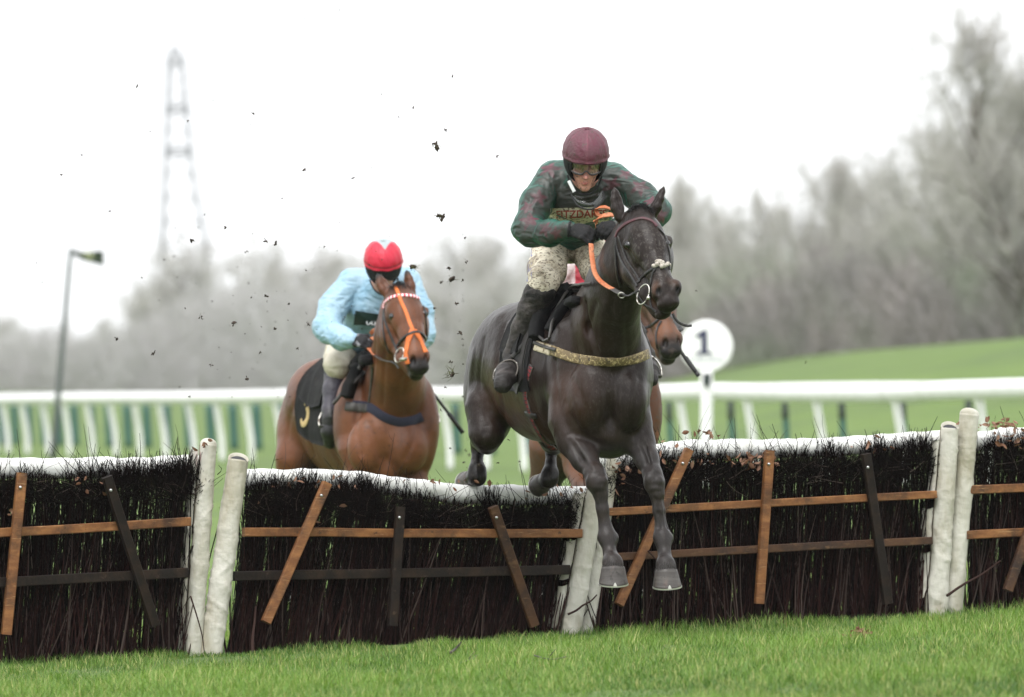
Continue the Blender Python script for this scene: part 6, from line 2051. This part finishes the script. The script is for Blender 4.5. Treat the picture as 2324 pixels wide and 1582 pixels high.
for (u, v, r) in [(1246, 382, .062), (1222, 448, .05), (1202, 500, .06), (1236, 520, .045), (1196, 470, .045), (1452, 424, .055), (1478, 456, .05), (1420, 395, .04), (1500, 490, .05), (1262, 530, .04), (1390, 420, .05)]:
    h = J1.silk.px(u, v)
    if h is None:
        continue
    c, nn = h
    a1 = unit(np.cross(nn, (0.3, 0, 1)))
    a2 = np.cross(nn, a1)
    d = V - c
    x, y, z = d @ a1, d @ a2, d @ nn
    th = np.arctan2(y, x) * 5 / (2 * np.pi) + u * 0.37
    tri = np.abs((th % 1) - 0.5) * 2
    rad = r * (0.42 + 0.58 * tri ** 1.5)
    rr = np.sqrt(x * x + y * y)
    star = np.maximum(star, sm((rad - rr) / 0.008 + 0.5) * (np.abs(z) < 0.05))
front = sm((-n_[:, 1] - 0.35) / 0.5)
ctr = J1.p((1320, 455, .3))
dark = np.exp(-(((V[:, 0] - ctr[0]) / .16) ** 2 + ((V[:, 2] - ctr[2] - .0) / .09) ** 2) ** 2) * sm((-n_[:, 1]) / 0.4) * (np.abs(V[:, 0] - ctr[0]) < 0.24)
mud = np.clip(front * (1.45 + 0.4 * fbm(V * 7, 3)), 0, 1)
bq = J1.bv
edge = ((bq[:, 0] < J1.p((1207, 600, .6))[0]) & (bq[:, 2] > J1.p((1200, 640, .5))[2])) * (vnoise(bq * 45, 3) > 0.05)
dress(J1, j1, dict(skin=m_skin, silk=m_silk1, breech=m_breech1, boot=m_boot, cap=m_cap1, lens=m_lens), dict(star=star, mud=mud, dark=dark), breech_at=dict(edge=edge * 0.9))
cpn = panel(J1, [(1249, 474), (1380, 470), (1382, 508), (1245, 509)], 0.006)
cp_o = add_mesh("chest_panel", cpn[0], cpn[1], m_panel, j1)
psurf = Surf(cpn[0], [tuple(int(i) for i in q) for q in cpn[1][0]])
tv, tf = drape_text(psurf, "FITZDARES", 1319, 487, 24, 0.02, 0.0, 0.022, 0.98)
tv = tv + np.array((0, -0.003, 0))
add_mesh("lettering", tv, tf, m_letter, cp_o, smooth=False)
# spare goggles hanging under the chin
pts = [J1.p(q) for q in [(1296, 442, .20), (1303, 456, .17), (1311, 467, .15), (1325, 474, .14), (1340, 475, .13), (1354, 471, .13), (1366, 458, .15), (1370, 444, .18), (1367, 434, .2)]]
v, f = tube(pts, 0.0042, 40, 8)
sg = add_mesh("spare_goggles", v, f, m_frame, j1)
c0 = crom(pts, 24)
top_line = crom([pts[0] + np.array((0, -.01, .0)), J1.p((1326, 446, .16)), pts[-1] + np.array((0, -.01, 0))], 24)
G = np.stack([c0 * (1 - t) + top_line * t - np.array((0, .02, 0)) * math.sin(t * 3.1) for t in np.linspace(0, 1, 6)], 1)
v, f = sheet(G + np.array((0, -.002, 0)), G)
add_mesh("lens", v, f, m_lens3, sg)
# chin-strap label
v, f = beam(J1.L(-.083, -.090, .052), J1.L(-.052, -.140, .078), .017, .004, J1.fd)
add_mesh("strap_label", v, f, m_white, j1)
# gloves
W = J1.p((1297, 521, -.03))
v, f = hand_geo(W, J1.p((1342, 532, -.10)) - W, np.array((-0.25, -0.72, 0.62)), 1, size=1.05, point=(0, 3))
gl = add_mesh("glove", v, f, m_glove, j1)
v, f = ring_loop(W - np.array((0.012, 0, 0)), np.array((0.1, 0.95, 0.2)), np.array((0.1, -.2, 0.97)), .034, .036, .008)
add_mesh("cuff", v, f, m_glove, gl)
W = J1.p((1402, 512, -.03))
v, f = hand_geo(W, J1.p((1360, 520, -.12)) - W, np.array((0.2, -0.6, 0.75)), -1, size=1.0)
add_mesh("glove", v, f, m_glove, j1)
h = J1.silk.px(1380, 518)
# stirrups
def stirrup(root, c, ax1, ax2, r1, r2, lw, leather, YB, mat=None):
    v, f = ring_loop(c, ax1, ax2, r1, r2, 0.006, a0=-0.55, a1=math.pi + 0.55)
    so = add_mesh("stirrup_iron", v, f, mat or m_steel, root)
    b0 = c + ax1 * r1 * math.cos(-0.55) + ax2 * r2 * math.sin(-0.55)
    b1 = c - ax1 * r1 * math.cos(-0.55) + ax2 * r2 * math.sin(-0.55)
    v, f = beam(b0, b1, 0.03, 0.012, ax2)
    add_mesh("stirrup_tread", v, f, m_leather_g, so)
    if leather:
        cl_ = crom([P(q[0], q[1], YB + q[2]) for q in leather], 30)
        v, f = ribbon(cl_, np.array((-0.5, -1, 0)) + 0 * cl_, lw, 0.005, 0.003)
        add_mesh("stirrup_leather", v, f, m_leather, so)
stirrup(lead, J1.p((1147, 846, .50)), unit(np.array((1, -.25, .1))), unit(np.array((.25, .35, .9))), .062, .072, .022, [(1160, 812, .52), (1185, 785, .50), (1208, 762, .46), (1222, 740, .42)], J1Y, m_iron)
stirrup(lead, J1.p((1474, 838, .42)), unit(np.array((1, .25, 0))), unit(np.array((-.2, .35, .9))), .060, .078, .022, [(1462, 806, .46), (1440, 770, .5)], J1Y)

# ---- rider in pale blue
J2Y = 52.0
J2 = Rider(J2Y, dict(
    head=(870, 606, .12), tilt=math.radians(24), yaw=math.radians(6), roll=math.radians(3),
    torso=[(866, 655, .32, .10, .09), (858, 692, .42, .188, .13), (836, 740, .60, .165, .12), (812, 775, .78, .150, .12)],
    shoulders=((800, 643, .42, .088), (920, 640, .42, .085)),
    arms=[[(796, 648, .40, .088), (757, 696, .34, .086), (741, 742, .26, .078), (748, 752, .22, .072), (776, 768, .1, .066), (800, 772, 0, .047)],
          [(924, 646, .40, .085), (952, 708, .34, .08), (958, 758, .26, .074), (950, 768, .22, .07), (920, 782, .08, .06), (886, 790, 0, .045)]],
    pelvis=(800, 800, .92, (.165, .15, .125)),
    legs=[([(778, 798, .84, .100), (772, 814, .65, .092), (765, 830, .48, .074), (765, 836, .48, .062)],
           outside(h2.surf, J2Y, [(766, 832, .50, .070), (762, 850, .53, .066), (756, 885, .6, .060), (749, 930, .70, .048)]),
           outside(h2.surf, J2Y, [(750, 948, .70, .046), (748, 980, .58, .050), (749, 1004, .52, .040)], 0.95)),
          ([(842, 800, .84, .100), (862, 815, .65, .092), (885, 832, .48, .074), (890, 838, .48, .062)],
           [(892, 836, .50, .066), (920, 870, .55, .06), (945, 900, .58, .052), (966, 930, .60, .043)],
           [(970, 942, .60, .040), (978, 960, .46, .042), (982, 972, .38, .034)])],
    boot_top=0.24, wr=0.009))
j2 = thing("person", "jockey in pale blue silks and red cap, crouching on the bay", "jockey", tuple(P(800, 830, J2Y + .8)))

def cap_diamond(az, el):
    A, E = np.meshgrid(az, el, indexing='ij')
    d = ((np.abs(np.cos(E) * np.sin(A) - 0.06) / 0.60 + np.abs(np.arctan2(np.cos(E) * np.cos(A), np.sin(E)) + 0.42) / 1.08) < 1).astype(float)
    band = ((E > -0.10) & (E < 0.03)).astype(float)
    return dict(diamond=d.ravel(), band=band.ravel())
dress(J2, j2, dict(skin=m_skin2, silk=m_silk2, breech=m_breech2, boot=m_boot2, cap=m_cap2, lens=m_lens2), None, cap_diamond)
# dark face mask / wide goggles
v, f = J2.patch(-.95, .95, lambda a: -.044 + .016 * math.exp(-(a / .2) ** 2), lambda a: .030, (.106, .17, .126), .02, .004, 34, 6, .003)
add_mesh("goggle_cover", v, f, m_shell, j2)
gp_ = panel(J2, [(806, 706), (872, 716), (874, 742), (802, 738)], 0.008)
go_ = add_mesh("chest_panel", gp_[0], gp_[1], m_gpanel, j2)
ps2 = Surf(gp_[0], [tuple(int(i) for i in q) for q in gp_[1][0]])
parts = []
for (u, v_) in ((836, 732), (847, 733)):
    h = ps2.px(u, v_)
    if h is not None:
        parts.append(ring_loop(h[0] + np.array((0, -.006, 0)), np.array((1, 0, 0)), np.array((0, 0, 1)), .011, .013, .0045, 6, 20))
        parts.append(ring_loop(h[0] + np.array((0.0, -.006, .018)), np.array((1, 0, 0)), np.array((0, 0, 1)), .006, .006, .003, 6, 16))
if parts:
    v, f = join(*parts)
    add_mesh("emblem", v, f, m_white, go_)
W = J2.p((800, 772, 0))
v, f = hand_geo(W, J2.p((842, 774, -.10)) - W, np.array((-0.2, -0.75, 0.6)), 1, size=1.15)
add_mesh("glove", v, f, m_glove2, j2)
W = J2.p((886, 790, 0))
v, f = hand_geo(W, J2.p((850, 782, -.06)) - W, np.array((0.2, -0.7, 0.6)), -1, size=1.1)
add_mesh("glove", v, f, m_glove2, j2)
sy2 = outside(h2.surf, J2Y, [(750, 960, .62, .05)], 0.95)[0][2]
stirrup(bay, J2.p((749, 952, sy2 + .01)), unit(np.array((1, -.2, .05))), unit(np.array((.12, .4, .9))), .070, .085, .024, [(758, 922, sy2 + .02), (782, 894, sy2 + .02), (806, 866, sy2 + .01)], J2Y)
stirrup(bay, J2.p((974, 946, .52)), unit(np.array((1, .25, 0))), unit(np.array((-.2, .35, .9))), .062, .08, .024, [(962, 915, .54), (945, 880, .55)], J2Y)
def whip(label, pts, YB, r=0.009):
    c = [P(q[0], q[1], YB + q[2]) for q in pts]
    v, f = tube(c, r, 20, 10)
    w = thing("riding_whip", label, "whip", tuple(c[0]))
    add_mesh("shaft", v, f, m_whip, w)
    d = unit(c[-1] - c[-2])
    n = unit(np.cross(d, (0, 1, 0)))
    v, f = beam(c[-1] - d * 0.12, c[-1] + d * 0.03, 0.026, 0.010, np.array((0, -1.0, 0)))
    add_mesh("whip_flap", v, f, m_whip, w)
    v, f = tube([c[0] - unit(c[1] - c[0]) * 0.02, c[0] + unit(c[1] - c[0]) * 0.14], r * 1.5, 6, 10)
    add_mesh("whip_handle", v, f, m_leather, w)
    return w
whip("black riding whip pointing down beside the bay horse with the orange strap", [(905, 796, -.03), (935, 832, .1), (966, 870, .15), (1044, 974, .2)], J2Y)

# ---- rider in red on the third horse
j3 = thing("person", "jockey in red and white silks, hidden behind the leading rider", "jockey", tuple(P(800, 830, J2Y + .8) + DELB))
Vr = J2.sv
dk = (vnoise(Vr * np.array((7, 7, 9)), 21) > 0.25) * (Vr[:, 2] > J2.p((800, 735, .4))[2])
dress(J2, j3, dict(skin=m_skin2, silk=m_silk3, breech=m_breech2, boot=m_boot, cap=m_cap3, lens=m_lens2), dict(dark=dk.astype(float)), cap_diamond, lambda v: cp3(v, True))
for W0, D0, N0, t0 in (((800, 772, 0), (842, 774, -.10), (-0.2, -0.75, 0.6), 1), ((886, 790, 0), (850, 782, -.06), (0.2, -0.7, 0.6), -1)):
    W = J2.p(W0)
    v, f = hand_geo(W, J2.p(D0) - W, np.array(N0), t0, size=1.1)
    add_mesh("glove", v + DELB, f, m_glove, j3)
whip("black riding whip sloping down in front of the numbered sign", [(1478, 676, .4), (1500, 712, .3), (1540, 790, .2), (1579, 845, .1)], 48.6, 0.010)
whip("short dark whip end in front of the third horse's nose", [(1490, 690, .5), (1512, 706, .3), (1532, 727, .1), (1543, 745, .0)], 47.4, 0.008)

# ------------------------------------------------------------------ flying turf and litter on the grass
m_clod = M("mud_clod", (0.040, 0.028, 0.020), rough=0.9, layers=[('attr', 'green', (0.10, 0.11, 0.03)), ('noise', (0.04, 0.026, 0.018), 60, 0.45, 0.65, 3)])

def clod_mesh(seed, tails=2, grassy=0):
    g = np.random.default_rng(seed)
    sc = Sculpt()
    for i in range(g.integers(3, 6)):
        sc.ell(g.normal(0, 0.011, 3), g.uniform(0.006, 0.014, 3), unit(g.normal(0, 1, (3, 3))), 0.004)
    v, f = sc.mesh(0.0035)
    v = v * (1 + 0.18 * fbm(v * 130, seed)[:, None])
    gr_ = [np.zeros(len(v))]
    ps_ = [(v, f)]
    for i in range(tails):
        p0 = g.normal(0, 0.006, 3)
        d = unit(g.normal(0, 1, 3))
        L = g.uniform(0.03, 0.07)
        tv_, tf_ = tube([p0, p0 + d * L * 0.5 + g.normal(0, 0.008, 3), p0 + d * L + g.normal(0, 0.012, 3)], [0.0022, 0.0012], 8, 4)
        ps_.append((tv_, tf_))
        gr_.append(np.full(len(tv_), 0.4))
    for i in range(grassy):
        p0 = g.normal(0, 0.008, 3)
        d = unit(np.array((1, 0.2, 0.1)) + g.normal(0, 0.5, 3))
        L = g.uniform(0.04, 0.09)
        tv_, tf_ = tube([p0, p0 + d * L * 0.5 + g.normal(0, 0.006, 3), p0 + d * L + g.normal(0, 0.012, 3)], [0.0026, 0.001], 6, 3)
        ps_.append((tv_, tf_))
        gr_.append(np.full(len(tv_), 1.0))
    v, f = join(*ps_)
    o = add_mesh("turf_clod", v, f, m_clod, attrs=dict(green=np.concatenate(gr_)))
    me = o.data
    bpy.data.objects.remove(o)
    return me
CL = [clod_mesh(60 + i, tails=i % 3) for i in range(6)]
CLG = [clod_mesh(80 + i, 2, 14) for i in range(2)]
CLB = [clod_mesh(90 + i, 5, 3) for i in range(3)]
known = [(1027, 172, 9), (937, 243, 8), (1010, 296, 9), (1127, 355, 9), (691, 386, 9), (801, 403, 9), (843, 380, 6), (512, 518, 12), (435, 545, 12), (603, 546, 12), (627, 552, 11), (1060, 595, 10), (1090, 498, 6), (1056, 540, 7), (575, 257, 8), (426, 275, 6), (340, 298, 5), (454, 722, 11), (347, 803, 12), (625, 745, 9), (675, 792, 9), (605, 672, 9), (530, 732, 9), (768, 25, 7), (865, 215, 5), (905, 265, 6), (484, 228, 5), (1701, 283, 5), (1579, 660, 5), (1827, 822, 6), (140, 397, 8), (185, 352, 6), (322, 630, 6), (372, 590, 7), (265, 770, 8), (590, 800, 8), (655, 690, 8), (700, 735, 10), (1000, 640, 7), (1035, 690, 10), (1045, 755, 9), (1022, 820, 10), (985, 700, 8), (1018, 610, 9), (1010, 880, 8), (1000, 930, 8), (560, 860, 9), (480, 830, 8), (420, 700, 6), (690, 42, 5), (735, 560, 6), (1170, 300, 4), (310, 196, 7), (750, 305, 4), (640, 450, 5), (550, 440, 5), (250, 480, 6), (95, 640, 6)]
g = np.random.default_rng(31)
extra = [(float(np.clip(g.normal(700, 240), 60, 1050)), float(np.clip(g.normal(640, 170), 60, 900)), float(1.6 + g.gamma(1.5, 1.0))) for _ in range(165)]
low = [(float(g.uniform(990, 1180)), float(g.uniform(900, 1080)), float(g.uniform(3, 8))) for _ in range(22)]
sm_label = "one of many dark specks of mud thrown up into the air"
for i, (u, v, s_) in enumerate(known + extra + low):
    Y = float(g.uniform(42.5, 45.5)) if i < len(known) and s_ >= 8 else float(g.uniform(38, 60))
    me = CL[i % 6]
    o = bpy.data.objects.new("turf_clod", me)
    COL.objects.link(o)
    o.location = P(u, v, Y)
    k = s_ * 0.46 * Y / FPX / 0.03
    o.scale = (k * g.uniform(0.7, 1.2), k * g.uniform(0.7, 1.2), k * g.uniform(0.7, 1.2))
    o.rotation_euler = tuple(g.uniform(0, 6.28, 3))
    tag(o, sm_label, "mud clod", "flying specks of mud")
for (u, v, s_, me, lab) in [(988, 329, 30, CLB[0], "ragged lump of turf with roots flying high left of the leading rider"), (1001, 491, 30, CLB[1], "spiky lump of turf flying level with the leading rider's elbow"), (1025, 632, 22, CLB[2], "thin rooty scrap of turf flying right of the bay's ear"),
                           (936, 605, 22, CLG[0], "grassy tuft of turf flying by the bay horse's ear"), (1026, 848, 34, CLG[1], "grassy divot with long blades beside the leading horse's quarters")]:
    o = bpy.data.objects.new("turf_clod", me)
    COL.objects.link(o)
    Y = 44.2
    o.location = P(u, v, Y)
    k = s_ * Y / FPX / 0.09
    o.scale = (k, k, k)
    o.rotation_euler = (0.3, 0.5, 0.2 + u)
    tag(o, lab, "mud clod", "larger lumps of flying turf")

def ground_twig(label, pts, r):
    c = []
    for u, v in pts:
        # point on the turf under this pixel
        Y = 43.0
        for _ in range(12):
            q = P(u, v, Y)
            Y = Y + (q[2] - float(gz(q[0], Y)) - 0.035) * Y / (CAMZ - 0.1)
        c.append(P(u, v, Y))
    t = thing("fallen_twig", label, "twig", tuple(c[0]))
    v_, f_ = tube(c, [r, r * 0.6], 16, 6)
    add_mesh("stem", v_, f_, m_bark_dark, t)
    m_ = (np.array(c[0]) + np.array(c[-1])) / 2
    v_, f_ = tube([m_, m_ + np.array((0.03, 0.0, 0.035))], [r * 0.7, r * 0.3], 5, 5)
    add_mesh("side_shoot", v_, f_, m_bark_dark, t)
m_bark_dark = M("wet_twig", (0.03, 0.02, 0.016), rough=0.6)
ground_twig("thin curved twig lying on the grass below the sagging hurdle", [(1040, 1506), (1052, 1502), (1070, 1494), (1084, 1486)], 0.004)
ground_twig("dark twig lying on the grass in front of the leading horse", [(1210, 1487), (1250, 1496), (1285, 1490)], 0.004)
ground_twig("short dark stick leaning out of the brush at the grass edge", [(1022, 1482), (1034, 1472), (1044, 1462)], 0.008)
tuft = thing("leaf_clump", "clump of brown dead leaves on the grass below the right hurdle", "leaves", tuple(P(1950, 1443, 42.0)))
LV, LF = [], []
g = np.random.default_rng(3)
Y = 43.0
for _ in range(12):
    q = P(1950, 1446, Y)
    Y = Y + (q[2] - float(gz(q[0], Y)) - 0.02) * Y / (CAMZ - 0.1)
q0 = P(1950, 1446, Y)
pl = []
for i in range(46):
    c0 = q0 + g.normal(0, 1, 3) * np.array((.026, .03, .012)) + np.array((0, 0, .02))
    a1 = unit(g.normal(0, 1, 3)); a2 = unit(np.cross(a1, g.normal(0, 1, 3))); nr = np.cross(a1, a2)
    L_, W_ = g.uniform(.012, .024), g.uniform(.006, .012)
    k = len(LV)
    LV += [c0 - a1 * L_, c0 + a2 * W_ + nr * .004, c0 + a1 * L_, c0 - a2 * W_ + nr * .004]
    LF += [[k, k + 1, k + 2], [k, k + 2, k + 3]]
    pl += [g.random() * 0.4] * 4
tuft.location = q0
add_mesh("dead_leaves", np.array(LV), LF, m_leaf, tuft, attrs=dict(pale=np.array(pl)))
